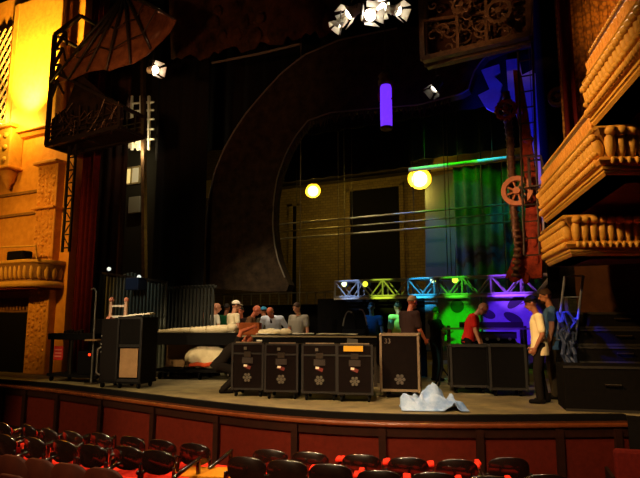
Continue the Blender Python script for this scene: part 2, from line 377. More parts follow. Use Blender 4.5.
# ---------------- red drapes beside the opening
def drape(name, label, xa, xb, y, z0, z1, mat, cat='drape', fold=.16, amp=.06, group=None):
    n = max(8, int((xb - xa) / fold * 8)); rows = []
    for j in range(9):
        t = j / 8; z = z0 + (z1 - z0) * t
        rows.append([Vector((xa + (xb - xa) * i / n, y + amp * (1.15 - .3 * t) * math.sin(2 * PI * (xa + (xb - xa) * i / n) / fold + .4 * math.sin(3 * t + i * .05)), z)) for i in range(n + 1)])
    o = MB().grid(rows).build(name, mat, smooth=True, solid=.02); return tag(o, label, cat, group)
drape('house_drape', 'dark red velvet drape hanging left of the stage opening', xl + .02, WY(95, 250, PY + .3).x, PY + .25, DECK + .02, 11.5, drape_red)
drape('hanging_drape', 'narrow dark red velvet strip hanging right of the stage opening', WY(561, 60, PY - .1).x, WY(573.5, 60, PY - .1).x, PY - .1, EYE.z + .95, 11.5, drape_red)
# ---------------- stepped gold boxes on the right-hand wall
A = Vector((-.66, 9.94)); dW = Vector((.91, -3.24)).normalized()
def wallpt(y): t = (A.y - y) / -dW.y; return A + dW * t
tiers = []
def opera_box(label, ystart, ycorner, zbot, rail, dx_end=3.2):
    t = thing('opera_box', label, 'opera box', group=None)
    p0, p1 = wallpt(ystart), wallpt(ycorner); p2 = Vector((p1.x + dx_end * .9, p1.y + dx_end * .44))
    path = [tuple(p1 + Vector((dx_end * .9, dx_end * .44)) - Vector((0, 0))), tuple(p1), tuple(p0)]
    path = path[::-1]
    # travel from stage end to house: outward is to the right, so mirror the offset sign
    def sw(prof): return MB().sweep([(-o, z) for o, z in prof], path)
    z = zbot
    sw([(-.35, z), (.0, z), (.03, z + .03), (.03, z + .05), (.05, z + .06), (.05, z + .09), (-.35, z + .09)]).build('fillet', gold_pale, t)
    sw([(-.35, z + .09), (.02, z + .09), (.075, z + .11), (.10, z + .15), (.075, z + .19), (.02, z + .21), (-.35, z + .21)]).build('torus', gold, t, smooth=False)
    sw([(-.35, z + .21), (.0, z + .21), (-.04, z + .30), (-.01, z + .40), (.05, z + .47), (.07, z + .53), (-.35, z + .53)]).build('frieze', gold_dk, t)  # darker gold stands in for shade behind the leaves
    MB().sweep([(-o, zz) for o, zz in [(-.35, z + .53), (.09, z + .53), (.11, z + .55), (.09, z + .575), (-.35, z + .575)]], path[:2]).build('cap', gold_pale, t)
    b = MB(); c_ = MB(); e_ = MB()
    def lr(d): n = Vector((d.y, -d.x)); return n, Matrix(((d.x, n.x, 0), (d.y, n.y, 0), (0, 0, 1)))
    for i, (p, d) in enumerate(along([path[0], path[1]], .115)):
        n, rt = lr(d); tilt = rt @ Euler((-.25, 0, 0)).to_matrix()
        b.ball((p.x + n.x * .05, p.y + n.y * .05, z + .335), (.043, .065, .12), 8, 6, tilt); b.ball((p.x + n.x * .10, p.y + n.y * .10, z + .445), (.046, .055, .05), 8, 6, rt); b.ball((p.x + n.x * .085, p.y + n.y * .085, z + .255), (.035, .045, .035), 7, 5, rt)
    for i, (p, d) in enumerate(along([path[0], path[1]], .075)):
        n, rt = lr(d); c_.ball((p.x + n.x * .09, p.y + n.y * .09, z + .15), (.03, .03, .05), 7, 5, rt @ Euler((0, .5, 0)).to_matrix())
    for i, (p, d) in enumerate(along([path[1], path[2]], .12)):
        n, rt = lr(d); b.ball((p.x + n.x * .02, p.y + n.y * .02, z + .36), (.066, .055, .17), 8, 6, rt); b.ball((p.x + n.x * .05, p.y + n.y * .05, z + .50), (.074, .07, .06), 8, 6, rt)
    for i, (p, d) in enumerate(along([path[1], path[2]], .09)):
        n, rt = lr(d); c_.ball((p.x + n.x * .09, p.y + n.y * .09, z + .15), (.035, .025, .045), 7, 5, rt)
    b.build('leaf_carving', gold_pale, t, smooth=True); c_.build('torus_carving', gold_pale, t, smooth=True)  # raised carving in paler gold, its highlight put into the colour
    if rail:
        fl_ = [path[0], tuple(Vector(path[1]) - (Vector(path[1]) - Vector(path[0])).normalized() * .28)]
        def swf(prof): return MB().sweep([(-o, zz) for o, zz in prof], fl_)
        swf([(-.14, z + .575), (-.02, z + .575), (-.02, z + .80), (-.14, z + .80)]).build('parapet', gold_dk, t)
        swf([(-.16, z + .80), (.0, z + .80), (.0, z + .92), (-.16, z + .92)]).build('hand_rail', M('rail_brown', '#5a3518', .5), t, bevel=.01)
        b = MB(); c2 = MB()
        for p, d in along(fl_, .10):
            n = Vector((d.y, -d.x)); rt = Matrix(((d.x, n.x, 0), (d.y, n.y, 0), (0, 0, 1)))
            b.lathe([(.028, 0), (.045, .05), (.03, .1), (.05, .17), (.03, .2)], (p.x + n.x * .02, p.y + n.y * .02, z + .59), 8)
        for p, d in along(fl_, .06): c2.ball((p.x + d.y * .0, p.y - d.x * .0, z + .925), .02, 6, 4)
        b.build('scroll_molding', gold, t, smooth=True); c2.build('beading', gold_pale, t, smooth=True)
    # soffit
    n_ = Vector((.963, .27))
    MB().prism([Vector((p0.x, p0.y, z)), Vector((p1.x, p1.y, z)), Vector((path[2][0], path[2][1], z)), Vector((path[2][0], 9.96, z)), Vector((wallpt(9.9).x + .02, 9.96, z))], (0, 0, .02)).build('soffit', maroon, t)
    return t
opera_box('lowest and smallest gold box of the three stepped boxes, just above the black cases', 9.84, 8.42, EYE.z + .90, False)
opera_box('middle gold box with leaf carving and beaded rail, between the two other boxes', 9.84, 6.86, EYE.z + 1.62, True)
opera_box('topmost gold box cut off by the top right corner of the picture', 7.12, 4.2, EYE.z + 2.28, True)
# ================================================================== scenery
# --- mottled portal arch: outline measured once, then a real flat 0.3 m thick
AY = 12.0
def A_(px, py, y=AY): return WY(px, py, y)
outer = [(206, 288), (206, 280), (206, 240), (209, 200), (215, 172), (224, 150), (234, 132), (246, 114), (262, 95), (282, 73), (305, 55), (340, 40), (400, 28), (480, 18), (560, 12)]
inner = [(560, 36), (530, 42), (505, 48), (485, 56), (474, 72), (468, 92), (420, 105), (370, 109), (330, 113), (308, 121), (296, 136), (287, 152), (278, 176), (274, 200), (273, 225), (275, 245), (279, 262), (285, 277), (290, 287), (288, 291), (262, 292), (236, 290)]
arch = thing('portal_arch', 'huge mottled brown scenic arch framing the left and top of the dark stage opening', 'scenic arch')
b = MB()
oo = [A_(*p) for p in outer]; ii = [A_(*p) for p in inner][::-1]
def resample(pl, n):
    L = [0]
    for a, c in zip(pl, pl[1:]): L.append(L[-1] + (c - a).length)
    out = []
    for k in range(n):
        t = L[-1] * k / (n - 1); j = max(0, min(len(pl) - 2, next((i for i in range(len(L) - 1) if L[i + 1] >= t - 1e-9), len(pl) - 2)))
        u = (t - L[j]) / max(1e-6, L[j + 1] - L[j]); out.append(pl[j].lerp(pl[j + 1], min(1, u)))
    return out
oo, ii = resample(oo, 60), resample(ii, 60)
rings = []
for p, q in zip(oo, ii): rings.append([p, q, q + Vector((0, .3, 0)), p + Vector((0, .3, 0))])
b.loft(rings); flat_b = b
MB().tube([p + Vector((0, -.02, 0)) for p in oo[6:44]], .022, 6).build('outer_rim', scenic_rim, arch)
MB().tube([p + Vector((0, -.02, 0)) for p in ii[9:58]], .018, 6).build('inner_rim', scenic_rim, arch)
# ragged relief along the arch
random.seed(11); b = flat_b
for k in range(70):
    i = random.randrange(12, 58); t = random.uniform(.06, .94); p = oo[i].lerp(ii[i], t); b.ball(p, (random.uniform(.05, .22), .015, random.uniform(.02, .06)), 7, 5, Euler((0, random.uniform(-1.2, 1.2), 0)).to_matrix())
b.build('arch_flat', scenic, arch)
# fringe hanging along the top of the opening
b = MB()
for i in range(14, 46):
    for k in range(3):
        p = ii[i].lerp(ii[i + 1], k / 3) if i + 1 < 60 else ii[i]; b.cone(p + Vector((0, .1, .05)), p + Vector((random.uniform(-.04, .04), .1, -random.uniform(.08, .26))), .05, .01, 6)
b.build('ragged_fringe', scenic, arch)
# --- right leg of the portal: red-brown, curving inward
leg = thing('hanging_rust_scenery', 'red-brown curved scenic leg behind the tan spoked wheel', 'scenic leg')
RY = 11.3
o1 = [A_(x, y, RY) for x, y in ((513, 70), (516, 110), (521, 140), (524, 170), (526, 200), (525, 220), (519, 240), (512, 260), (505, 278))]
i1 = [A_(x, y, RY) for x, y in ((520, 70), (527, 110), (531, 140), (535, 170), (538, 200), (541, 220), (541, 240), (542, 260), (542, 278))]
MB().loft([[p, q, q + Vector((0, .25, 0)), p + Vector((0, .25, 0))] for p, q in zip(o1, i1)]).build('leg_flat', rust, leg)
b = MB()
for k in range(26):
    i = random.randrange(1, 9); p = o1[i].lerp(i1[i], random.uniform(.15, .85)); b.ball(p, (random.uniform(.04, .1), .04, random.uniform(.05, .15)), 7, 5)
b.build('relief', rust, leg, smooth=True)
# --- wheels and gears
def gear(name, label, px, py, y, rad_px, teeth, spokes, mat, group=None, thick=.12):
    c = WY(px, py, y); r = (WY(px + rad_px, py, y) - c).length * .95
    t = thing(name, label, 'gear', c, 0, group)
    n = 48; rim = MB()
    ri = r * .68
    rings = []
    for i in range(n):
        a = 2 * PI * i / n; ro = r * (1.0 if not teeth or (i * teeth * 2 // n) % 2 == 0 else .9)
        u = Vector((math.cos(a), 0, math.sin(a))); rings.append([u * ri + Vector((0, -thick / 2, 0)), u * ro + Vector((0, -thick / 2, 0)), u * ro + Vector((0, thick / 2, 0)), u * ri + Vector((0, thick / 2, 0))])
    rim.loft(rings + [rings[0]], cap=False).build('rim', mat, t, bevel=.006)
    for i in range(spokes):
        a = 2 * PI * i / spokes + .3; u = Vector((math.cos(a), 0, math.sin(a)))
        MB().cone(u * r * .16, u * ri * 1.02, r * .06, r * .085, 8).build('spoke', mat, t)
    MB().cone((0, -thick * .8, 0), (0, thick * .8, 0), r * .24, r * .24, 18).build('hub', mat, t, bevel=.008)
    return t
gear('spoked_wheel', 'large tan spoked wheel beside the red-brown scenic leg', 517, 191, 10.9, 17, 0, 8, gear_tan)
gear('toothed_gear', 'dark toothed gear above the tan wheel, in front of the blue light', 506, 110, 10.9, 12, 14, 5, rust)
gear('spoked_wheel', 'dim bronze wheel high up next to the red drape strip on the right', 558, 97, 10.4, 11, 0, 8, bronze)
# post that carries the two gears
post = thing('hanging_gear_post', 'knobbly brown post running up through the tan wheel and the gear', 'post')
b = MB(); pts = [A_(x, y, 11.12) for x, y in ((516, 275), (518, 245), (514, 215), (512, 180), (510, 140), (507, 112), (506, 92))]; b.tube(pts, .07, 8); b.build('shaft', bronze, post, smooth=True)
b = MB()
for k in range(30): p = pts[0].lerp(pts[-1], k / 30); q = resample(pts, 31)[k]; b.ball(q, (.09, .08, .05), 8, 5)
b.build('collars', bronze, post, smooth=True)
b = MB()
# small dark caged landing by the leg
cg = thing('hanging_cage', 'small dark iron cage hanging right of the tan wheel', 'cage')
x0, x1, z0, z1 = A_(530, 187, 10.7).x, A_(541, 150, 10.7).x, A_(535, 187, 10.7).z, A_(535, 158, 10.7).z
b = MB()
for x in (x0, x1):
    for y in (10.6, 10.85): b.bar((x, y, z0), (x, y, z1), .03)
for z in (z0, z1):
    for y in (10.6, 10.85): b.bar((x0, y, z), (x1, y, z), .03)
    for x in (x0, x1): b.bar((x, 10.6, z), (x, 10.85, z), .03)
b.build('frame', steel_dk, cg); MB().bar(((x0 + x1) / 2, 10.72, z1), ((x0 + x1) / 2, 10.72, 9), .012).build('hanger_rope', steel_dk, cg)
# ladder boom on the right, over the blue light
def ladder(name, label, pA, pB, w, mat, cat='ladder', step=.3, group=None, depth=0):
    t = thing(name, label, cat, (0, 0, 0), 0, group); pA, pB = Vector(pA), Vector(pB)
    for s in (-.5, .5): MB().cone(pA + Vector((s * w, 0, 0)), pB + Vector((s * w, 0, 0)), .022, .022, 8).build('rail', mat, t)
    b = MB(); L = (pB - pA).length; n = int(L / step)
    for i in range(n + 1):
        p = pA.lerp(pB, i / n); b.cone(p - Vector((w / 2, 0, 0)), p + Vector((w / 2, 0, 0)), .015, .015, 6)
    b.build('rungs', mat, t); return t
ladder('lighting_ladder', 'dark lighting ladder in front of the blue light right of the stage opening', A_(532, 255, 10.75) * 1, A_(525, 45, 10.75), .26, steel_dk)
# blue and purple scenic panels that catch the light, upper right
def flat(name, label, pts, y, th, mat, cat='scenery panel', group=None, holes=None):
    o = MB().prism([WY(x, yy, y) for x, yy in pts], (0, th, 0)).build(name, mat); return tag(o, label, cat, group)
BYl = 14.4
flat('hanging_flat', 'tall blue-lit panel behind the dark ladder, upper right', [(506, 60), (519, 58), (522, 75), (532, 70), (541, 80), (545, 130), (546, 185), (547, 238), (533, 250), (531, 180), (524, 130), (517, 118), (508, 90)], 12.5, .08, panel_m)
flat('hanging_flat', 'small ragged blue-lit panel left of the tall blue panel', [(481, 70), (499, 64), (500, 72), (494, 76), (502, 84), (500, 92), (490, 90)], 12.5, .08, panel_m)
flat('hanging_flat', 'purple-lit angular flap above the gear', [(478, 95), (492, 88), (501, 93), (499, 101), (494, 112), (486, 108)], 12.1, .08, panel_m)
# --- black masking legs and the brown leg, left
drape('leg_curtain', 'dark brown masking leg just right of the red house drape', WY(95, 250, 10.9).x, WY(123, 250, 10.9).x, 10.9, DECK + .02, 11.5, M('leg_brown', '#2c1a10', .9, col2='#22140c', scale=4), 'masking curtain', .3, .05)
drape('leg_curtain', 'wide black masking leg between the lit wing window and the arch', WY(153, 250, 11.4).x, WY(203, 250, 11.4).x, 11.4, DECK + .5, 11.5, black_velour, 'masking curtain', .5, .05)
# black border masking behind the portal top
drape('hanging_border', 'black border curtain hanging across the top of the stage opening', -12, 0.2, 12.9, A_(390, 122, 12.9).z, 12, black_velour, 'masking curtain', .6, .04)
drape('hanging_border', 'dark rectangular border curtain hanging far upstage above the work lamps', WY(285, 150, 15.9).x, WY(410, 150, 15.9).x, 15.9, WY(345, 175, 15.9).z, 12.5, black_velour, 'masking curtain', .6, .04)
drape('hanging_border', 'dark border curtain far upstage at the right, above the long coloured pipe', WY(406, 150, 16.1).x + .05, WY(560, 150, 16.1).x, 16.1, WY(470, 160, 16.1).z + .2, 12.5, M('velour_blue', '#1a2230', .95), 'masking curtain', .6, .04)
# right black masking
drape('leg_curtain', 'black masking leg at the far right of the stage opening', WY(546, 250, 11.9).x, 2.6, 11.9, DECK + 1.75, 11.5, black_velour, 'masking curtain', .5, .05)
# backstage drapes lit in colour
drape('upstage_drape', 'pale drape upstage glowing green, left of the tan wheel', WY(456, 250, 16.6).x, WY(505, 250, 16.6).x, 16.6, DECK + .05, WY(470, 166, 16.6).z, drape_pale, 'drape', .35, .05)
drape('upstage_drape', 'pale drape upstage glowing teal, just behind the tan wheel', WY(506, 250, 16.3).x, WY(540, 250, 16.3).x, 16.3, DECK + .05, WY(520, 160, 16.3).z, drape_pale, 'drape', .3, .05)
flat('hanging_flat', 'tall narrow blue-grey panel in front of the back wall, left of the green drape', [(425, 178), (455, 172), (456, 350), (426, 352)], 16.9, .1, M('panel_slate', '#4c5358', .8))
# back wall window units in brick relief
# --- hanging pipes
def pipe(label, x0, y0, x1, y1, y, r, mat, group=None, loop=False):
    t = thing('hanging_pipe', label, 'pipe', (0, 0, 0), 0, group); a, c = WY(x0, y0, y), WY(x1, y1, y); c.z = a.z
    pts = [a, c]
    if loop: pts = [a + Vector((0, 0, -.3)), a + Vector((-.12, 0, -.15)), a, c]
    MB().tube(pts, r, 8).build('tube', mat, t, smooth=True)
    b = MB(); n = 4
    for i in range(n): p = a.lerp(c, (i + .5) / n); b.cone(p, p + Vector((0, 0, 12.8 - p.z)), .008, .008, 5)
    b.build('cable', steel_dk, t); return t
pipe_m = M('pipe_pale', '#b8ae8c', .45, .3)
pipe('topmost of the three thin pale pipes hanging across the back of the stage', 270, 225, 520, 200, 15.6, .028, pipe_m)
pipe('middle one of the three thin pale pipes hanging across the back of the stage', 270, 232.5, 520, 209, 15.9, .022, pipe_m)
pipe('lowest of the three thin pale pipes hanging across the back of the stage', 270, 239.5, 520, 218, 15.6, .028, pipe_m)
pipe('thick long pipe glowing white, lime and teal in coloured light near the right work lamp', 409, 170, 548, 149, 15.2, .065, M('pipe_white', '#e0e0dc', .6))
zq = WY(300, 188, 18.6).z
o = MB(); a, c = WY(262, 188, 18.6), WY(430, 172, 18.6); o.box(((a.x + c.x) / 2, 18.6, a.z), (c.x - a.x, .18, .28)); o.box(((a.x + c.x) / 2, 18.5, a.z - .13), (c.x - a.x, .3, .03)); o.box(((a.x + c.x) / 2, 18.5, a.z + .13), (c.x - a.x, .3, .03)); tag(o.build('steel_beam', steel_dk), 'dark steel beam across the back wall behind the two work lamps', 'beam')
# rear catwalk railing
rl = thing('catwalk_railing', 'pale thin railing of the rear catwalk behind the group at the table', 'railing')
b = MB(); y = 16.2
for i in range(16):
    p = WY(196 + i * 9.2, 300, y); b.bar((p.x, y, DECK + .95), (p.x, y, DECK + 2.25), .03)
b.build('posts', M('rail_pale', '#8d8a76', .6), rl)
b = MB(); xa, xb3 = WY(194, 300, y).x, WY(336, 300, y).x
for z in (1.28, 1.85, 2.25): b.bar((xa, y, DECK + z), (xb3, y, DECK + z), .035)
b.build('rails', MATS['rail_pale'], rl)
MB().box(((xa + xb3) / 2, y + .4, DECK + .9), (xb3 - xa, .9, .1)).build('walkway', steel_dk, rl)
for i in range(6): MB().bar((xa + .1 + i * (xb3 - xa - .2) / 5, y + .4, DECK), (xa + .1 + i * (xb3 - xa - .2) / 5, y + .4, DECK + .86), .08).build('leg', steel_dk, rl)
# --- three work lamps / lamps
def worklamp(label, px, py, y, r):
    p = WY(px, py, y); t = thing('work_lamp', label, 'lamp', p)
    q = Euler((R(78), 0, R(20))).to_matrix()
    MB().lathe([(r * .3, -.20), (r * .5, -.17), (r * .85, -.08), (r * 1.15, .02), (r * 1.1, .02), (r * .8, -.06), (r * .3, -.14)], (0, 0, 0), 18, q).build('glare_reflector', M('glare_reflector', '#d8c060', .4), t, smooth=True)
    MB().ball((0, 0, 0), (r * .72, r * .72, r * .72), 14, 10).build('glare_bulb', glow_y, t, smooth=True)  # oversized bulb and yellow reflector stand in for the lamp's glare
    MB().cone((0, 0, .2), (0, 0, 12.6 - p.z), .012, .012, 6).build('cable', steel_dk, t)
    return p
w1 = worklamp('left one of the two glaring yellow work lamps hanging upstage', 313, 191, 16.8, .24)
w2 = worklamp('right one of the two glaring yellow work lamps, the bigger glare under the coloured pipe', 419.5, 179, 16.5, .33)
# --- purple lantern
p = WY(385.5, 72, 11.2); q = WY(385.5, 130, 11.2); L = p.z - q.z
ln = thing('hanging_lantern', 'purple glowing cylinder lantern hanging in the middle of the opening', 'lantern', (p.x, 11.2, q.z))
MB().lathe([(.10, .04), (.125, .05), (.13, .3), (.125, L * .72), (.11, L * .76)], (0, 0, 0), 18).build('glass', glow_pur, ln, smooth=True)
MB().lathe([(.02, -.0), (.12, .0), (.14, .03), (.14, .06), (.1, .06)], (0, 0, 0), 18).build('base_ring', bronze, ln)
MB().lathe([(.1, L * .76), (.17, L * .78), (.17, L * .84), (.13, L * .88), (.16, L * .93), (.1, L * .99), (.03, L * 1.02)], (0, 0, 0), 18).build('cap', bronze, ln, smooth=True)
for s in (-1, 1): MB().tube([(s * .14, -.02, L * .8), (s * .17, -.02, L * .62), (s * .14, -.02, L * .5)], .02, 6).build('arm', rust, ln)
MB().cone((0, 0, L), (0, 0, 12.5 - q.z), .01, .01, 6).build('cable', steel_dk, ln)
# --- winged canopy and iron cage of the clockwork portal, upper left
apex = WY(127, -4, 9.2)
wing = thing('wing_canopy', 'bat-like brown wing with dark ribs at the top left, above the iron cage', 'scenic wing')
tips = [(52, 84), (70, 80), (88, 72), (108, 71), (132, 64), (152, 50), (176, 20)]
tp = [WY(x, y, 9.0 - .12 * i) for i, (x, y) in enumerate(tips)]
rows = []
for j in range(9):
    t = j / 8; row = []
    for i in range(len(tp) - 1):
        for k in range(4):
            u = k / 4; e = tp[i].lerp(tp[i + 1], u); sag = math.sin(PI * u) * .12
            p = apex.lerp(e, t) + Vector((0, sag * t * 1.2, sag * t * .9)); row.append(p)
    row.append(apex.lerp(tp[-1], t)); rows.append(row)
MB().grid(rows).build('membrane', membrane, wing, smooth=True, solid=.03)
for i, e in enumerate(tp): MB().tube([apex + Vector((0, -.05, 0)), apex.lerp(e, .5) + Vector((0, -.07, .05)), e + Vector((0, -.05, 0))], [.05, .04, .022], 8).build('rib', steel_dk, wing, smooth=True)
MB().ball(apex + Vector((0, -.05, 0)), .14, 12, 8).build('knuckle', bronze, wing, smooth=True)
b = MB()
for t in (.45, .72): b.tube([apex.lerp(e, t + (.04 if i % 2 else -.03)) + Vector((0, -.08, 0)) for i, e in enumerate(tp)], .015, 6)
b.build('cross_wires', steel_dk, wing)
cage = thing('portal_cage', 'large dark lattice iron cage hanging over the red drape at the upper left', 'iron cage')
x0, x1 = WY(50, 100, 9.0).x, WY(121, 100, 9.0).x; z0, z1 = WY(60, 143, 9.0).z, WY(52, 36, 9.0).z
ya, yb = 9.0, 9.75
zr = WY(150, 100, 9.0).z
for y in (ya, yb):
    b = MB()
    b.bar((x0, y, z0), (x0, y, z1), .09); b.bar((x1, y, z0 + .1), (x1, y, zr), .09); b.bar((x0, y, z0), (x1, y, z0 + .1), .1); b.bar((x0, y, z1), (x0 + .9, y, z1 + .3), .09)
    n = 9
    for i in range(1, n): x = x0 + (x1 - x0) * i / n; b.bar((x, y, z0), (x, y, min(z1 - .9, zr + .2)), .03)
    for k in range(1, 5): z = z0 + (zr - z0) * k / 5; b.bar((x0, y, z), (x1, y, z), .03)
    b.bar((x0, y, z1 - .95), (x1, y, zr), .07)
    b.build('side_frame', steel_dk, cage)
b = MB()
for (x, z) in ((x0, z0), (x1, z0 + .1), (x0, z1), (x0 + .9, z1 + .3), (x1, zr), (x0, z1 - .95), ((x0 + x1) / 2, z0 + .05)): b.bar((x, ya, z), (x, yb, z), .07)
b.build('cross_bars', steel_dk, cage)
b = MB(); 
for i in range(4):
    z = z1 - .2 - i * .42; s = .34 - .06 * i
    b.bar((x0 + .08, ya - .02, z - .2), (x0 + .08 + s, ya - .02, z + .18), .06); b.bar((x0 + .08 + s, ya - .02, z + .18), (x0 + .08, ya - .02, z + .2), .05); b.bar((x0 + .08 + s, ya - .02, z + .18), (x0 + .5, ya - .02, z - .2), .04)
b.build('corner_gusset', steel_dk, cage)
random.seed(5); b = MB()
for k in range(34):
    x = random.uniform(x0 + .1, x1 - .1); z = random.uniform(z0 + .1, zr); b.tube([Vector((x, ya - .03, z)) + Vector((random.uniform(-.15, .15), 0, random.uniform(-.2, .2))) * j for j in range(3)], .012, 5)
b.build('tangled_wire', bronze, cage)
MB().box(((x0 + x1) / 2, yb + .04, (z0 + zr) / 2 + .1), (x1 - x0 - .1, .05, zr - z0 - .1)).build('back_panel', M('cage_back', '#20160e', .9, col2='#2b1d12', scale=5), cage)
b = MB(); b.prism([(x0 + .04, ya + .06, z0 + .1), (x1 - .04, ya + .06, z0 + .2), (x1 - .04, ya + .06, zr - .05), (x0 + .9, ya + .06, z1 - 1.15), (x0 + .5, ya + .06, z0 + .9), (x0 + .04, ya + .06, z0 + .7)], (0, .04, 0)); b.build('front_panel', M('cage_front', '#2a1d12', .8, col2='#120c08', scale=5, bump=.6, bscale=9), cage)
MB().box(((x0 + x1) / 2, (ya + yb) / 2, z0 + .06), (x1 - x0, yb - ya, .04)).build('bottom_panel', MATS['cage_back'], cage)
# tall thin truss tower under the cage along the red drape
tw = thing('hanging_truss_tower', 'thin dark truss tower hanging along the left edge of the red drape', 'truss tower')
xa, xb3 = WY(63, 240, 9.3).x, WY(70, 240, 9.3).x; zt = z0 + .02
for x in (xa, xb3): MB().bar((x, 9.3, WY(65, 252, 9.3).z), (x, 9.3, zt), .05).build('upright', steel_dk, tw)
b = MB(); z = WY(65, 252, 9.3).z + .1; f = 0
while z < zt - .3: b.bar((xa, 9.3, z), (xb3, 9.3, z), .03); b.bar((xa if f else xb3, 9.3, z), (xb3 if f else xa, 9.3, z + .3), .02); z += .32; f = 1 - f
b.build('lacing', steel_dk, tw)
# ragged scenic border at the top between the wing and the lamps
def scenic_border(label, top, bot, y, mat, seed):
    random.seed(seed); t = thing('hanging_scenic_border', label, 'scenic border'); rows = []
    n = 36; jag = [random.uniform(-5, 5) for _ in range(n + 1)]
    for j in range(7):
        row = []
        for i in range(n + 1):
            u = i / n; a = (top[0][0] + (top[1][0] - top[0][0]) * u, top[0][1] + (top[1][1] - top[0][1]) * u); c = (bot[0][0] + (bot[1][0] - bot[0][0]) * u, bot[0][1] + (bot[1][1] - bot[0][1]) * u + jag[i])
            k = j / 6; row.append(WY(a[0] + (c[0] - a[0]) * k, a[1] + (c[1] - a[1]) * k, y + random.uniform(-.08, .08)))
        rows.append(row)
    MB().grid(rows).build('ragged_cloth', mat, t, smooth=True, solid=.05)
    b = MB()
    for k in range(26):
        i = random.randrange(n); j = random.randrange(1, 6); p = rows[j][i]; b.ball(p, (random.uniform(.05, .22), .08, random.uniform(.05, .3)), 7, 5)
    b.build('relief', mat, t, smooth=True)
    return t
scenic_border('ragged brown scenic border hanging between the wing and the glaring top lamps', ((168, -30), (345, -30)), ((172, 62), (338, 30)), 10.6, M('scenic_brown', '#4a2d17', .85, col2='#20140c', scale=2.6, bump=.5, bscale=10), 4)
o = MB().tube([WY(212, 63, 10.4), WY(258, 54, 10.4), WY(300, 44, 10.4)], .03, 8).build('hanging_spar', scenic_rim); tag(o, 'thin pale spar along the lower edge of the ragged border', 'spar')
# --- bronze lattice box, upper right
lb = thing('lattice_box', 'bronze lattice box full of scrolls hanging at the top right of the opening', 'scenic lattice')
y0 = 10.2
p00, p10, p11, p01 = WY(423, 60, y0), WY(529, 35, y0), WY(528, -40, y0), WY(420, -40, y0)
for dy in (0, .3):
    b = MB(); v = Vector((0, dy, 0)); b.bar(p00 + v, p10 + v, .16, .10); b.bar(p10 + v, p11 + v, .10); b.bar(p11 + v, p01 + v, .1); b.bar(p01 + v, p00 + v, .1)
    for u in (.35, .62): b.bar(p00.lerp(p10, u) + v, p01.lerp(p11, u) + v, .06)
    b.bar(p00.lerp(p01, .38) + v, p10.lerp(p11, .38) + v, .05)
    b.build('frame', bronze, lb)
random.seed(9); b = MB()
for k in range(46):
    u, w = random.uniform(.05, .95), random.uniform(.06, .9); c = p00.lerp(p10, u).lerp(p01.lerp(p11, u), w) + Vector((0, random.uniform(-.06, .3), 0)); r = random.uniform(.08, .24); a0 = random.uniform(0, 6)
    b.tube([c + Vector((math.cos(a0 + i * .45) * r * (1 - i / 16), 0, math.sin(a0 + i * .45) * r * (1 - i / 16))) for i in range(14)], .02, 5)
b.build('scrollwork', bronze, lb)
MB().prism([p00 + Vector((0, .36, 0)), p10 + Vector((0, .36, 0)), p11 + Vector((0, .36, 0)), p01 + Vector((0, .36, 0))], (0, .04, 0)).build('back_panel', M('lattice_back', '#3b2413', .9, col2='#24160c', scale=4), lb)
gear('toothed_gear', 'bronze toothed gear in front of the lattice box at the top right', 499, 12, 9.95, 15, 16, 6, bronze)
gear('toothed_gear', 'smaller bronze gear at the top edge in the middle of the lattice box', 462, 6, 9.95, 11, 12, 5, bronze)
# --- stage lamps at the top
def fixture(label, px, py, y, tilt, rz, s=1.0, group=None, body=None):
    p = WY(px, py, y); t = thing('stage_lamp', label, 'stage lamp', p, rz, group); q = Euler((tilt, 0, 0)).to_matrix(); body = body or M('fixture_grey', '#cfc9bc', .45)
    MB().lathe([(.05 * s, -.28 * s), (.13 * s, -.25 * s), (.14 * s, .02 * s), (.17 * s, .06 * s), (.17 * s, .20 * s), (.15 * s, .20 * s), (.14 * s, .1 * s)], (0, 0, 0), 16, q).build('housing', body, t, smooth=False)
    MB().lathe([(.01, .11 * s), (.135 * s, .11 * s), (.135 * s, .12 * s), (.01, .12 * s)], (0, 0, 0), 16, q).build('lens', glow_w, t)
    b = MB()
    for a in range(4):
        u = Vector((math.cos(a * PI / 2), math.sin(a * PI / 2), 0)); w_ = Vector((-u.y, u.x, 0)); c0 = u * .17 * s + Vector((0, 0, .2 * s)); c1 = u * .28 * s + Vector((0, 0, .42 * s))
        b.prism([q @ (c0 - w_ * .13 * s), q @ (c0 + w_ * .13 * s), q @ (c1 + w_ * .2 * s), q @ (c1 - w_ * .2 * s)], q @ (u * .008))
    b.build('barn_doors', body, t)
    MB().tube([(-.17 * s, 0, 0), (-.19 * s, 0, .1 * s), (-.17 * s, 0, .35 * s), (0, 0, .42 * s), (.17 * s, 0, .35 * s), (.19 * s, 0, .1 * s), (.17 * s, 0, 0)], .018 * s, 6).build('yoke', steel_dk, t)
    MB().bar((0, 0, .4 * s), (0, 0, .9 * s), .03).build('clamp', steel_dk, t); return t
for i, (px, py, sc, ti, rz_) in enumerate(((341, 21, .5, 140, -70), (354, 11, .72, 128, -40), (368, 16, .78, 112, 40), (382, 5, .66, 140, 10), (394, 10, .6, 118, 75))):
    fixture(('leftmost and smallest of the five glaring stage lamps at the top', 'second from the left of the five glaring stage lamps at the top', 'middle and biggest of the five glaring stage lamps at the top', 'fourth from the left of the five glaring stage lamps at the top', 'rightmost of the five glaring stage lamps at the top')[i], px, py, 9.6 + .12 * (i % 2), R(ti), R(rz_), sc)
fixture('glaring white stage lamp in front of the upper left cage', 153, 70, 9.2, R(105), R(75), .6)
fixture('small stage lamp hanging under the bronze lattice box', 437, 86, 11.0, R(140), R(-40), .55, body=M('fixture_dark', '#3a3732', .5))
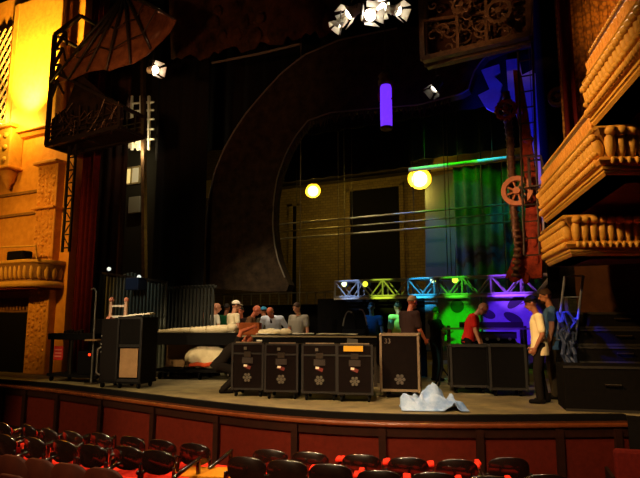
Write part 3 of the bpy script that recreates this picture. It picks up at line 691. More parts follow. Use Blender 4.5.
MB_ = MB(); a, c = WY(325, -14, 9.65), WY(415, -18, 9.65); MB_.bar(a, c, .06); tag(MB_.build('lamp_bar', steel_dk), 'dark pipe from which the glaring top lamps hang', 'pipe')
# --- wings, stage left side of the picture: lit window, pale unit, pipes
wy = 13.6
win = struct(thing('window_1', None, None)); 
x0, x1, z0, z1 = WY(122, 183, wy).x, WY(140, 168, wy).x, WY(130, 184, wy).z, WY(130, 168, wy).z
struct(MB().box(((WY(108, 200, wy).x + WY(160, 200, wy).x) / 2, wy + .12, (DECK + 11) / 2), (3.4, .15, 11)).build('wall_wing', M('wing_wall', '#2b2a24', .9)))
MB().box(((x0 + x1) / 2 - .2, wy + .02, (z0 + z1) / 2), ((x1 - x0) * .55, .03, z1 - z0)).build('pane', glow_win, win)
MB().box(((x0 + x1) / 2 + .2, wy + .02, (z0 + z1) / 2), ((x1 - x0) * .45, .03, z1 - z0)).build('pane', M('dim_window', '#ffffff', .5, emit='#6f6a3a', estr=.45), win)
f = MB()
for x in (x0, x0 + (x1 - x0) * .53, x1): f.bar((x, wy, z0), (x, wy, z1), .05)
for z in (z0, z1): f.bar((x0, wy, z), (x1, wy, z), .05)
f.build('window_frame', M('frame_tan', '#a89870', .6), win)
o = MB().box((0, 0, 0), (.5, .1, .55)).build('wall_mounted_board', M('board_grey', '#77776c', .7), bevel=.02); o.location = WY(135, 205, 13.45); tag(o, 'pale grey board below the lit window in the left wing', 'board')
rg = thing('wing_rigging_frame', 'pale rigging frame with white bars high in the left wing', 'rigging frame')
b = MB(); ry = 12.8
for px in (126, 132, 141, 149): a, c = WY(px, 150, ry), WY(px, 96, ry); b.bar(a, c, .07)
b.build('uprights', M('rig_pale', '#d8d4c4', .6), rg)
b = MB()
for py in (104, 112, 121, 131, 141): b.bar(WY(122, py, ry), WY(154, py - 2, ry), .05)
b.bar(WY(124, 120, ry), WY(138, 150, ry), .06); b.build('cross_bars', MATS['rig_pale'], rg)
b = MB()
for k in range(8): b.bar(WY(127 + k * 1.6, 148, ry + .05), WY(127 + k * 1.6, 122, ry + .05), .06)
b.build('white_panels', M('rig_white', '#e9e6da', .6), rg)
MB().bar(WY(145, 330, 12.7), WY(143, 60, 12.7), .12).build('main_post', bronze, rg)
# organ-like row of upright pipes behind the tall case
random.seed(2); org = thing('upright_pipe_rack', 'row of dark upright pipes behind the tall left case', 'pipe rack')
for i in range(20):
    px = 97 + i * 3.5; h = 272 + 4 * math.sin(i * .5) + i * .5; p, q = WY(px, 345, 10.65), WY(px, h, 10.65)
    MB().cone((p.x, 10.65, DECK), (p.x, 10.65, q.z), .038, .038, 8).build('pipe', M('pipe_grey', '#565b50', .45, .3), org)
b = MB(); p, q = WY(96, 272, 10.55), WY(166, 282, 10.55); b.bar(p, Vector((q.x, 10.55, q.z)), .05); b.bar((p.x, 10.65, DECK + .05), (q.x, 10.65, DECK + .05), .1, .1); b.build('rail', steel_dk, org)
b = MB()
for px, py in ((109, 269), (139, 277)): b.ball(WY(px, py, 10.45), .05, 8, 6)
b.build('lamp', M('led_white', '#ffffff', .4, emit='#dfe6d8', estr=1.2), org, smooth=True)
b = MB()
for i in range(14):
    p = WY(166 + i * 3.6, 300, 11.15); b.bar((p.x, 11.15, DECK), (p.x, 11.15, WY(170, 286, 11.15).z), .05)
p, q = WY(164, 300, 11.15), WY(216, 300, 11.15); b.bar((p.x, 11.15, DECK + .05), (q.x, 11.15, DECK + .05), .05); b.bar((p.x, 11.15, WY(170, 288, 11.15).z), (q.x, 11.15, WY(170, 288, 11.15).z), .05)
tag(b.build('slatted_screen', M('slat_grey', '#35372f', .7)), 'dim grey slatted screen left of the group of men', 'screen')
o = MB().box((0, 0, .0), (.42, .3, .3)).build('hanging_box', M('box_blue', '#20345a', .6), bevel=.02); o.location = WY(136, 284, 10.45); tag(o, 'dark blue box among the upright pipes', 'box')
for px, h in ((299.5, 205), (180, 200)):
    p, q = WY(px, 340, 12.75), WY(px, h, 12.75); o = MB().bar((p.x, 12.75, DECK), (p.x, 12.75, 11), .02).build('hanging_rope', scenic_rim)
    tag(o, 'thin rope hanging in the opening right of the arch' if px > 250 else 'thin rope hanging over the wide black masking leg', 'rope')
# --- lighting truss with lamps across the stage
TY = 13.2
ta, tb = WY(335, 297, TY), WY(586, 292, TY); zt0 = ta.z; zt1 = WY(335, 281.5, TY).z
tr = thing('lighting_truss', 'long silver box truss lit blue, lime, cyan, green and purple across the stage', 'truss')
Ht = zt1 - zt0
for y in (TY, TY + Ht):
    for z in (zt0, zt1): MB().cone((ta.x, y, z), (tb.x, y, z), .03, .03, 8).build('chord', alu_w, tr)
n = 9
for i in range(n + 1):
    x = ta.x + (tb.x - ta.x) * i / n; b = MB()
    for y in (TY, TY + Ht): b.cone((x, y, zt0), (x, y, zt1), .025, .025, 8)
    for z in (zt0, zt1): b.cone((x, TY, z), (x, TY + Ht, z), .025, .025, 8)
    b.build('vertical', alu_w, tr)
    if i < n:
        x2 = x + (tb.x - ta.x) / n; xm = (x + x2) / 2; b = MB()
        for y in (TY, TY + Ht): b.cone((x, y, zt1), (xm, y, zt0), .02, .02, 8); b.cone((xm, y, zt0), (x2, y, zt1), .02, .02, 8)
        b.build('diagonal', alu_w, tr)
for x in (ta.x + .1, tb.x - .1, (ta.x + tb.x) / 2):
    for y in (TY, TY + Ht): MB().cone((x, y, zt1), (x, y, 12.6), .01, .01, 5).build('hoist_cable', steel_dk, tr)
MB().box(((ta.x + tb.x) / 2, TY - .05, zt0 - .05), (tb.x - ta.x, .03, .05)).build('cloth_rail', white_p, tr)
for i, px in enumerate((344, 365, 433, 455)):
    p = WY(px, 284 if i < 2 else 280, TY - .02); t = thing('truss_lamp', ('leftmost yellow-faced lamp in the lighting truss', 'second yellow-faced lamp from the left end of the truss', 'cyan-lit lamp in the middle of the truss', 'lime-faced lamp above the green panel')[i], 'stage lamp', (p.x, TY + .02, p.z), 0)
    MB().cone((0, -.02, 0), (0, .22, .02), .085, .07, 16).build('housing', M('lamp_blue', '#2a4a9a', .5), t); MB().cone((0, -.03, 0), (0, -.021, 0), .07, .07, 16).build('lens', glow_yg, t); MB().bar((0, .1, .07), (0, .1, zt1 - p.z + .02), .03).build('clamp', steel_dk, t)
# panels and masking below the truss
def panel_with_hole(label, x0, x1, y0, y1, y, holes):
    t = thing('hanging_scenery', label, 'scenery panel'); a, c = WY(x0, y0, y), WY(x1, y1, y)
    zb = max(DECK + .02, c.z)
    me = MB().box(((a.x + c.x) / 2, y, (a.z + zb) / 2), (c.x - a.x, .06, a.z - zb)).build('panel', panel_m, t)
    b = MB()
    for h in holes:
        pc = WY(h[0], h[1], y - .05); pts = [Vector((pc.x + math.cos(k * PI / 10) * h[2] * math.cos(h[4]) - math.sin(k * PI / 10) * h[3] * math.sin(h[4]), y - .035, pc.z + math.cos(k * PI / 10) * h[2] * math.sin(h[4]) + math.sin(k * PI / 10) * h[3] * math.cos(h[4]))) for k in range(20)]; b.prism(pts, (0, -.004, 0))
    if holes: b.build('dark_opening', M('opening_dark', '#3c3c3c', .9), t)
    return t
panel_with_hole('panel glowing green under the truss with one round opening', 438, 482, 298, 347, TY + .1, [(457, 306, .16, .16, 0)])
panel_with_hole('panel glowing purple under the truss with leaf-shaped openings', 482, 536, 296, 345, TY + .12, [(516, 301, .24, .10, .7), (513, 318, .22, .1, -.5), (488, 314, .17, .1, -.4)])
panel_with_hole('narrow blue-grey panel left of the green panel under the truss', 425, 438, 298, 350, TY + .2, [])
panel_with_hole('narrow dark violet panel at the right end under the truss', 536, 562, 296, 345, TY + .2, [])
b = MB(); a, c = WY(318, 299, TY + .3), WY(425, 299, TY + .3); b.box(((a.x + c.x) / 2, TY + .3, (a.z + DECK) / 2), (c.x - a.x, .05, a.z - DECK)); tag(b.build('masking_flat', black_velour), 'black masking flat under the left half of the truss', 'masking flat')
o = MB(); a, c = WY(205, 306, 15.2), WY(336, 302, 15.2); o.box(((a.x + c.x) / 2, 15.2, (a.z + DECK) / 2), (c.x - a.x, .05, a.z - DECK)); tag(o.build('masking_flat', black_velour), 'black masking flat behind the group of men at the table', 'masking flat')
# blue lit ladder and gear at far right
bl = ladder('work_ladder', 'blue-lit ladder at the right, behind the man in the blue shirt', WY(566, 340, 10.3), WY(574, 276, 10.3), .28, M('ladder_pale', '#5b6478', .5), step=.28)
o = thing('cable_bundle', 'tangled cable bundle glowing blue beside the black cases', 'cables'); b = MB(); random.seed(21)
for k in range(7):
    p = WY(568 + random.uniform(-4, 5), 350, 10.1); b.tube([Vector((p.x + random.uniform(-.1, .1), 10.15 + random.uniform(-.1, .1), DECK + .1 + j * .17)) for j in range(9)], .03, 6)
b.build('cables', M('cable_grey', '#27324e', .6), o); MB().bar((WY(569, 350, 10.2).x, 10.25, DECK), (WY(569, 350, 10.2).x, 10.25, DECK + 1.7), .05).build('post', steel_dk, o); MB().box((WY(569, 350, 10.2).x, 10.22, DECK + .03), (.4, .4, .06)).build('base', steel_dk, o)
# ================================================================== things standing on the deck
def caster(parent, x, y, r=.05, z=0):
    c = MB(); c.cone((x - .018, y, z + r), (x + .018, y, z + r), r, r, 12); o = c.build('caster', rubber, parent)
    MB().box((x, y, z + r * 2.05), (.07, .07, .02)).build('caster_plate', steel_dk, o); MB().bar((x, y, z + r), (x, y, z + r * 2), .05, .03).build('caster_fork', steel_dk, o)
def rosette(parent, x, y, z, r, mat):
    b = MB()
    b.cone((x, y, z), (x, y - .006, z), r * .35, r * .35, 14)
    for k in range(6):
        a = k * PI / 3; b.ball((x + math.cos(a) * r * .66, y - .002, z + math.sin(a) * r * .66), (r * .3, .005, r * .3), 10, 6)
    return b.build('emblem', mat, parent)
trunk_m = M('trunk_black', '#140c0a', .8, col2='#0e0808', scale=9, bump=.1, bscale=60, spec=.08); trunk_e = M('trunk_edge', '#130e0b', .7)
def trunk(label, px, py, rz, yellow, w=.66, group='black road trunks in a row'):
    p = WZ(px, py); h = .80; d = .62
    t = thing('flight_case', label, 'trunk', (p.x, p.y, DECK), rz, group)
    z0 = .12
    MB().box((0, d / 2, z0 + h * .39), (w, d, h * .78)).build('body', trunk_m, t, bevel=.012)
    MB().box((0, d / 2, z0 + h * .90), (w + .01, d + .01, h * .2)).build('lid', trunk_m, t, bevel=.012)
    b = MB()
    for x in (-w / 2, w / 2):
        b.bar((x, 0, z0), (x, 0, z0 + h), .035)
    for z in (z0 + .02, z0 + h * .785, z0 + h): b.bar((-w / 2, 0, z), (w / 2, 0, z), .03)
    b.build('edging', trunk_e, t)
    MB().box((0, -.018, z0 + h * .77), (.12, .03, .09)).build('latch', steel_dk, t); MB().box((0, -.016, z0 + h * .635), (.19, .02, .10)).build('handle_plate', M('plate_dark', '#38322f', .45, .3), t)
    s = MB().box((.0, -.016, z0 + h * .50), (.12, .01, .055), Euler((0, .35, 0)).to_matrix()).build('sticker', M('sticker_red', '#6a221c', .7), t); MB().box((-.035, -.018, z0 + h * .525), (.06, .012, .035), Euler((0, .1, 0)).to_matrix()).build('sticker_corner', paper, s)
    rosette(t, 0, -.017, z0 + h * .27, .085, emblem)
    MB().box((-w * .08, .0 - .017, z0 + h * .9), (.05, .006, .05)).build('stencil_mark', emblem, t)
    MB().bar((-w * .42, .05, z0 + h + .02), (w * .42, .05, z0 + h + .02), .03, .02).build('lid_strip', alu_edge, t)
    if yellow: MB().box((-.02, -.022, z0 + h * .93), (.32, .01, .09)).build('yellow_label', yellow_p, t)
    for x in (-w * .4, w * .4):
        for y in (.08, d - .08): caster(t, x, y)
    return t
rz = R(19)
for i, (px, py, yl) in enumerate(((247, 397, 0), (281, 399.5, 0), (319.5, 401, 0), (355, 402.5, 1))):
    trunk(('leftmost black road trunk of the row, where the crouching man reaches over', 'second black road trunk from the left in the row of four', 'third black road trunk from the left in the row of four', 'rightmost black road trunk of the row, with a yellow label on its lid')[i], px, py, rz, yl, w=(.55, .555, .575, .57)[i])
# --- big road case with pale edges
def roadcase(label, px0, px1, py, h, d, rz, mark=None, mat=None, edge=None, name='road_case', rosz=None):
    a, c = WZ(px0, py), WZ(px1, py); w = (c - a).length
    if rz is None: rz = math.atan2(c.y - a.y, c.x - a.x)
    t = thing(name, label, 'road case', (a.x, a.y, DECK), rz); z0 = .12; mat = mat or trunk_m; edge = edge or alu_edge
    MB().box((w / 2, d / 2, z0 + h / 2), (w, d, h)).build('body', mat, t, bevel=.01)
    b = MB()
    for x in (0, w):
        for y in (0, d): b.bar((x, y, z0), (x, y, z0 + h), .04)
    for z in (z0 + .015, z0 + h):
        for y in (0, d): b.bar((0, y, z), (w, y, z), .04)
        for x in (0, w): b.bar((x, 0, z), (x, d, z), .04)
    b.build('edging', edge, t)
    b = MB()
    for x in (0, w):
        for y in (0, d):
            for z in (z0, z0 + h): b.ball((x, y, z), .032, 8, 6)
    b.build('ball_corners', edge, t, smooth=True)
    for x in (w * .15, w * .85):
        for y in (.1, d - .1): caster(t, x, y)
    if rosz: rosette(t, w * .5, -.012, z0 + rosz, .1, M('emblem_dim', '#4e4742', .7))
    return t, w
t, w = roadcase('black road case with pale metal edges that the man in the black shirt leans on', 381.5, 419, 398, .96, .62, R(14), rosz=.2)
fc = bpy.data.curves.new('stencil_number', 'FONT'); fc.body = '33'; fc.size = .12; fc.extrude = .002; fc.materials.append(M('stencil', '#6b6257', .7)); f0 = bpy.data.objects.new('stencil_number', fc); COL.objects.link(f0); bpy.context.view_layer.update(); fm = bpy.data.meshes.new_from_object(f0.evaluated_get(bpy.context.evaluated_depsgraph_get())); bpy.data.objects.remove(f0); fo = bpy.data.objects.new('stencil_number', fm); COL.objects.link(fo); fo.parent = t; fo.location = (.06, -.006, .93); fo.rotation_euler = (PI / 2, 0, 0)
b = MB()
for z in (.35, .75): b.box((w + .008, .31, z), (.02, .2, .12))
b.build('side_handle', steel_dk, t)
# --- tall dark case at left, tan lower panel, white frame and papers on top
p = WZ(115, 388.5); A2 = R(26 + 6)
t = thing('tall_case', 'tall black wheeled case at the left with a tan plywood panel low on its side', 'case', (p.x, p.y, DECK), R(26 - 12)); LC = t
h = 1.26; w1_, d1 = .54, .62
MB().box((w1_ / 2, d1 / 2, .14 + h / 2), (w1_, d1, h)).build('body', black_paint, t, bevel=.01)
MB().box((-.20, d1 / 2 + .04, .14 + h / 2 - .02), (.4, d1, h - .04)).build('side_cabinet', M('case_side', '#120d0b', .8), t, bevel=.01)
MB().box((w1_ * .52, -.012, .50), (w1_ * .72, .02, .56)).build('plywood_panel', tan_ply, t)
b = MB()
for z in (.16, .20 + h * .5, .12 + h): b.box((w1_ * .5, -.012, z), (w1_, .03, .05))
for x in (.02, w1_ - .02): b.box((x, -.012, .14 + h / 2), (.04, .03, h))
b.build('edging', M('edge_black', '#1c1814', .4, .3), t)
for k in range(3): MB().box((-.40 + .02, -.0 + d1 * .04 + .02, .7 + .16 * k), (.02, .03, .03)).build('latch', alu, t)
MB().tube([(-.37, .02, .25), (-.43, .0, .3), (-.43, .0, .75), (-.37, .02, .8)], .018, 6).build('grab_rail', alu, t)
MB().box((.07, d1 / 2, .12), (.96, d1, .05)).build('dolly', black_mat, t)
for x in (-.33, .05, .46):
    for y in (.08, d1 - .08): caster(t, x, y, .055)
ztop = DECK + .14 + h
M4 = Matrix.Translation(Vector(LC.location)) @ Matrix.Rotation(LC.rotation_euler.z, 4, 'Z')
q = M4 @ Vector((-.20, .3, 0))
fr = thing('small_wooden_frame', 'small white wooden frame with pink ends standing on top of the tall case', 'frame', (q.x, q.y, ztop - .04), LC.rotation_euler.z)
for s in (-.17, .17):
    MB().box((s, 0, .19), (.06, .05, .38)).build('post', M('frame_pinkish', '#c9a48c', .6), fr); MB().ball((s, 0, .40), (.055, .05, .05)).build('post_end', pink_p, fr, smooth=True); MB().box((s, 0, .025), (.09, .2, .05)).build('foot', pink_p, fr)
for z in (.05, .27): MB().box((0, 0, z), (.36, .04, .045)).build('rung', white_p, fr)
q = M4 @ Vector((.28, .3, 0))
o = MB().grid([[Vector((x * .27, y * .22, .02 + .05 * (x + 1) / 2 + .015 * math.sin(3 * y))) for x in (-1, -.5, 0, .5, 1)] for y in (-1, -.3, .3, 1)]).build('paper_stack', paper, solid=.03); o.location = (q.x, q.y, ztop + .002); o.rotation_euler.z = .5; tag(o, 'cream papers lying on top of the tall case', 'papers')
# --- rolling cart with top, shelf, tan back and bundle
a, c = WZ(152, 379), WZ(237, 381); ang = math.atan2(c.y - a.y, c.x - a.x); w = (c - a).length
ct = thing('rolling_cart', 'long black rolling cart carrying the cream roll, tan panel behind its lower shelf', 'cart', (a.x, a.y, DECK), ang); ch = 1.02
MB().box((w / 2, .35, ch), (w, .72, .06)).build('top', black_paint, ct, bevel=.008); MB().box((w / 2, .0, ch - .13), (w, .03, .22)).build('apron_panel', black_mat, ct); MB().box((w / 2, .35, .20), (w, .7, .06)).build('shelf', black_paint, ct)
MB().box((w / 2, .56, .56), (w - .06, .02, .64)).build('back_panel', tan_ply, ct)
for x in (.03, w - .22, w - .03):
    for y in (.03, .67): MB().bar((x, y, .1), (x, y, ch), .05).build('post', steel_dk, ct)
for x in (.15, w * .55, w - .15):
    for y in (.08, .62): caster(ct, x, y, .07)
CM = Matrix.Translation((a.x, a.y, DECK)) @ Matrix.Rotation(ang, 4, 'Z')
# cream padded roll on the cart top
pts = [CM @ Vector(v) for v in ((.0, .30, ch + .06), (.3, .30, ch + .075), (.8, .32, ch + .09), (1.2, .34, ch + .105), (1.55, .36, ch + .12), (1.78, .37, ch + .135))]
b = MB(); b.tube(pts, [.035, .055, .07, .082, .098, .075], 12); b.ball(pts[-1] + Vector((.02, -.02, .02)), (.13, .11, .11), 12, 8); b.ball(pts[0], (.07, .05, .045), 10, 6)
rolls = thing('fabric_roll', 'long cream padded roll lying on top of the rolling cart', 'fabric roll', pts[2]); o = b.build('padding', cream, rolls, smooth=True); o.location = -pts[2]
b = MB(); 
for i in (2, 3): p = pts[i]; b.tube([p + Vector((0, math.cos(k) * (.078 + .012 * (i - 2)), math.sin(k) * (.078 + .012 * (i - 2)))) for k in [x * PI / 6 for x in range(12)]], .008, 5, True)
o = b.build('tie_cord', M('cord_tan', '#b09a70', .8), rolls); o.location = -pts[2]
# bundle on the shelf: lumpy, with orange band
random.seed(8); q = CM @ Vector((w * .66, .3, .232)); bd = thing('cream_bundle', 'lumpy cream fabric bundle with an orange band on the lower shelf of the cart', 'bundle', q, ang)
b = MB()
for (x, z, rx, rz_) in ((-.38, .2, .16, .13), (-.46, .14, .09, .09), (-.2, .25, .22, .17), (.0, .27, .22, .16), (.17, .2, .18, .16), (.28, .14, .1, .12), (-.3, .1, .1, .1), (-.05, .14, .25, .14), (-.40, .26, .1, .1)): b.ball((x, random.uniform(-.04, .04), z), (rx, .18, rz_), 12, 9)
o = b.build('fabric', cream, bd, smooth=True); md = o.modifiers.new('remesh', 'REMESH'); md.mode = 'VOXEL'; md.voxel_size = .022; md.use_smooth_shade = True; md = o.modifiers.new('smooth', 'SMOOTH'); md.iterations = 3
MB().tube([(-.4, -.16, .06), (-.25, -.2, .09), (-.1, -.2, .07), (.05, -.19, .10)], .035, 8).build('orange_band', M('band_orange', '#e0562a', .8), bd, smooth=True)
for s in (-1, 1): MB().tube([(-.42 + .05 * s, -.1, .1), (-.42 + .06 * s, -.14, .03)], [.05, .03], 8).build('strap_end', cream, bd, smooth=True)
bd.scale = (1.28, 1.0, 1.28)
# --- long black work table
a, c = WZ(236, 384), WZ(384, 388); ang = math.atan2(c.y - a.y, c.x - a.x) * .5 + R(9); 
tb_ = thing('work_table', 'long black work table behind the row of trunks', 'table', (a.x, a.y, DECK), ang); w = 3.0; th = 1.0
MB().box((w / 2, .4, th), (w, .8, .05)).build('table_top', black_paint, tb_, bevel=.008); MB().box((w / 2, .02, th - .11), (w, .03, .17)).build('front_panel', black_mat, tb_); MB().box((w / 2, -.008, th), (w, .02, .035)).build('front_edge', M('edge_tan', '#8a7a5a', .6), tb_)
for x in (.05, w / 2, w - .05):
    for y in (.06, .74): MB().bar((x, y, 0), (x, y, th), .06).build('leg', steel_dk, tb_)
MB().bar((.05, .74, .3), (w - .05, .74, .3), .04).build('stretcher', steel_dk, tb_)
MB().box((w * .83, -.0, th - .12), (.22, .02, .15), Euler((0, .1, 0)).to_matrix()).build('grey_label', M('label_grey', '#6d6a62', .7), tb_); MB().box((.5, .0, th - .03 - .06), (.12, .02, .03)).build('paper_label', paper, tb_)
TM = Matrix.Translation((a.x, a.y, DECK)) @ Matrix.Rotation(ang, 4, 'Z'); TT = th + .026
def ontable(name, label, cat, b, mat, x, y, rz=0, smooth=False, bevel=0, solid=0):
    o = b.build(name, mat, smooth=smooth, bevel=bevel, solid=solid); o.location = TM @ Vector((x, y, TT)); o.rotation_euler.z = ang + rz; return tag(o, label, cat)
def sheet(w, d, amp, seed):
    random.seed(seed); return MB().grid([[Vector((x / 6 * w - w / 2, y / 4 * d - d / 2, .018 + amp * random.random())) for x in range(7)] for y in range(5)])
ontable('cardboard_box', 'brown cardboard box on the work table in front of the ruddy bald man', 'box', MB().box((0, 0, .13), (.44, .3, .26)), cardboard, .20, .3, .05, bevel=.006)
ontable('cloth_bundle', 'cream cloth lying on the work table before the man in the pale blue shirt', 'cloth', (lambda b: [b.ball((x, 0, .06), (.16, .12, .06 + .02 * (k % 2)), 10, 7) for k, x in enumerate((-.3, -.12, .06, .22))] and b)(MB()), cream, .80, .22, -.1, smooth=True)
ontable('paper_sheet', 'white paper sheets on the left of the work table under the cream cloth', 'papers', sheet(.4, .22, .02, 1), paper, .62, .1, 0, solid=.01)
ontable('paper_sheet', 'white paper sheets on the work table in front of the man in the grey shirt', 'papers', sheet(.5, .3, .02, 2), paper, 1.38, .2, .1, solid=.01)
ontable('paper_sheet', 'long white sheet along the right half of the work table', 'papers', sheet(.85, .26, .015, 3), paper, 2.15, .16, 0, solid=.01)
# black strap pad standing: arch of white straps on a dark bag
bg = thing('harness_bag', 'dark bag with tall arched pale straps at the right end of the work table', 'bag', TM @ Vector((2.46, .45, TT)), ang)
bn = M('bag_navy', '#10151f', .8); sg_ = M('strap_grey', '#8b9096', .7)
for k_, (x_, hh, yy) in enumerate(((-.10, .50, 0), (.13, .54, .07))):
    arc = [Vector((x_ - .15 + .30 * t_ / 12 + (.04 * t_ / 12), yy - .06, hh * (1 - abs(2 * t_ / 12 - 1) ** 2.6))) for t_ in range(13)]
    MB().prism(arc, (0, .14, 0)).build('body', bn, bg, bevel=.01); MB().tube([v_ + Vector((0, -.005, .0)) for v_ in arc[(1 if k_ == 0 else 5):(9 if k_ == 0 else 12)]], .016, 6).build('strap', sg_, bg, smooth=True)
MB().box((.02, 0, .06), (.5, .26, .12)).build('base', bn, bg, bevel=.03)
# --- left cart with keyboard-like top and red sign
p = WZ(46, 381); q = WZ(96, 384); ang = math.atan2(q.y - p.y, q.x - p.x); w = (q - p).length
lc = thing('equipment_cart', 'dark equipment cart at the far left of the stage with red sign', 'cart', (p.x, p.y, DECK), ang)
MB().box((w * .45, .3, .98), (w * .95, .6, .14)).build('top_tray', black_paint, lc, bevel=.01); MB().box((w * .5, .3, .14), (w, .6, .06)).build('shelf', black_paint, lc)
for x in (.06, w * .45, w - .05):
    for y in (.05, .55): MB().bar((x, y, .1), (x, y, .95), .05).build('leg', steel_dk, lc)
for x in (.1, w - .1):
    for y in (.05, .55): caster(lc, x, y, .05)
sg = MB().box((.33, -.0, .62), (.28, .02, .30)).build('red_sign', red_p, lc); b = MB(); [b.box((.33, -.013, .62 + k), (.2, .008, .025)) for k in (.07, 0, -.07)]; b.build('sign_marks', M('sign_mark', '#e08a70', .7), sg)
b = MB(); b.box((w * .72, .3, .42), (.5, .45, .5)); b.build('amplifier', black_mat, lc, bevel=.02); b = MB(); b.ball((w * .80, .06, .60), .03); b.build('red_light', glow_red, lc)
for k in range(6): MB().bar((.15 + k * .1, .3, 1.05), (.17 + k * .1, .3, 1.09 + .02 * (k % 3)), .06).build('tool', steel_dk, lc)
ms = thing('microphone_stand', 'thin pale stand with small shelf between the equipment cart and the tall case', 'stand', (WZ(91, 384).x, WZ(91, 384).y, DECK), ang)
MB().tube([(0, 0, .03), (0, 0, 1.95), (-.04, -.02, 2.02), (-.12, -.04, 2.0)], .018, 8).build('pole', alu, ms); MB().cone((0, 0, 0), (0, 0, .03), .16, .12, 16).build('base', steel_dk, ms); MB().box((.03, 0, .92), (.34, .22, .03)).build('shelf', tan_ply, ms)
o = MB().box((0, 0, .16), (.34, .2, .32)).build('monitor_box', black_paint, bevel=.02); q = Vector((lc.location.x, lc.location.y, 0)) + Matrix.Rotation(ang, 3, 'Z') @ Vector((w * .82, .3, 0)); o.location = (q.x, q.y, DECK + 1.05); o.rotation_euler.z = ang; tag(o, 'small dark monitor box standing on the left equipment cart', 'monitor')
# --- crumpled blue and white cloth at the stage edge
random.seed(14); p = WZ(430, 411); n = 44; rows = []
def hump(x, y): return .21 * math.exp(-((x - .01) ** 2 / .012 + (y - .05) ** 2 / .03)) + .13 * math.exp(-((x + .27) ** 2 / .012 + (y + .06) ** 2 / .02)) + .15 * math.exp(-((x - .17) ** 2 / .012 + (y - .02) ** 2 / .03)) + .07 * math.exp(-((x + .13) ** 2 / .01 + (y + .1) ** 2 / .02))
from mathutils import noise as NZ
for j in range(n + 1):
    row = []
    for i in range(n + 1):
        x, y = (i / n - .5) * .98, (j / n - .5) * .56; e = max(0, 1 - (x / .50) ** 2 - (y / .29) ** 2)
        nz = NZ.noise(Vector((x * 3.2, y * 3.2, 2))); an = math.atan2(y * 1.8, x); e = max(0, 1 - ((x / .48) ** 2 + (y / .27) ** 2) * (1 + .35 * math.sin(3 * an + 1) + .2 * math.sin(7 * an)))
        fold = (1 - abs(math.sin(8.5 * x - 5 * y + 3.2 * nz))) ** 1.6; f2 = (1 - abs(math.sin(15 * x + 12 * y + 3 * nz))) ** 2
        row.append(Vector((x, y, .014 + min(1, e * 3.5) * (.045 + .07 * e + .15 * fold * e ** .5 + .035 * f2 + .08 * math.exp(-((x - .02) / .12) ** 2)))))
    rows.append(row)
o = MB().grid(rows).build('crumpled_cloth', bluecloth, smooth=True, solid=.012); o.location = (p.x, p.y + .18, DECK + .004); o.rotation_euler.z = R(22); tag(o, 'crumpled white and blue cloth on the stage edge in front of the road case', 'cloth')
# --- two black cases right, rail table with dark machines behind
t, w = roadcase('left one of the two plain black cases in front of the red-shirted man', 452, 488.5, 393.5, .74, .55, R(18), mat=black_paint, edge=M('edge_dim', '#1c1813', .7), name='black_case')
t, w = roadcase('right one of the two plain black cases, next to the man in the cream shirt', 491.5, 526, 396.5, .76, .55, R(18), mat=black_paint, edge=MATS['edge_dim'], name='black_case')
a = WZ(449, 384); ang = R(16); mt = thing('rail_table', 'dark table with a pale metal rail and machines behind the two plain black cases', 'table', (a.x, a.y, DECK), ang); w = 1.65
MB().box((w / 2, .3, .78), (w, .6, .05)).build('table_top', black_paint, mt)
for x in (.04, w - .04):
    for y in (.05, .55): MB().bar((x, y, 0), (x, y, 1.22), .05).build('leg', steel_dk, mt)
MB().bar((-.1, 0, 1.16), (w + .12, 0, 1.16), .035).build('rail', M('rail_metal', '#8f8678', .4, .5), mt)
MB().box((w * .56, .1, 1.02), (w * .62, .06, .14)).build('machine_front', M('machine_dark', '#241812', .5), mt); MB().box((w * .56, .35, .95), (w * .6, .4, .28)).build('machine_body', black_mat, mt, bevel=.02)
MB().box((w * .56, .1, 1.24), (w * .8, .04, .12)).build('rail_board', MATS['machine_dark'], mt)
for k in range(4): MB().cone((w * (.36 + .14 * k), .05, .94), (w * (.36 + .14 * k), .02, .94), .035, .03, 12).build('knob', alu, mt)
st_ = thing('tripod_stand', 'small black tripod stand on the deck left of the plain black cases', 'stand', (WZ(443, 386).x, WZ(443, 386).y, DECK), 0)
for k in range(3): a3 = 2 * PI * k / 3 + .4; MB().bar((0, 0, .36), (.24 * math.cos(a3), .24 * math.sin(a3), .02), .03).build('leg', black_mat, st_)
MB().bar((0, 0, .3), (0, 0, .95), .03).build('pole', black_mat, st_)
# --- black stacked cases at far right
def stackbox(label, px0, px1, py, z, h, d, rz=R(12), mat=black_paint):
    a, c = WZ(px0, py), WZ(px1, py); w = (c - a).length; o = thing('black_crate', label, 'crate', (a.x, a.y, DECK + z), rz, None)
    MB().box((w / 2, d / 2, h / 2), (w, d, h)).build('body', mat, o, bevel=.012); b = MB()
    for zz in (.02, h - .02): b.box((w / 2, -.006, zz), (w, .02, .035))
    b.build('edging', MATS['edge_dim'], o); MB().tube([(w * .42, -.0, h * .6), (w * .42, -.05, h * .6), (w * .58, -.05, h * .6), (w * .58, 0, h * .6)], .012, 6).build('handle', steel_dk, o); return o
stackbox('low wide black crate on the deck at the right edge, below the stacked ones', 566, 655, 411, 0, .66, .7)
zz = 0
for i, (h, lb_) in enumerate(((.62, 'bottom'), (.28, 'second'), (.28, 'third'), (.27, 'topmost'))):
    stackbox(('lowest black crate of the tall stack behind the low wide crate at the right', 'second black crate from the bottom of the tall stack at the right', 'second black crate from the top of the tall stack at the right', 'topmost black crate of the tall stack at the right edge')[i], 581, 668, 402, zz, h, .7); zz += h + .004
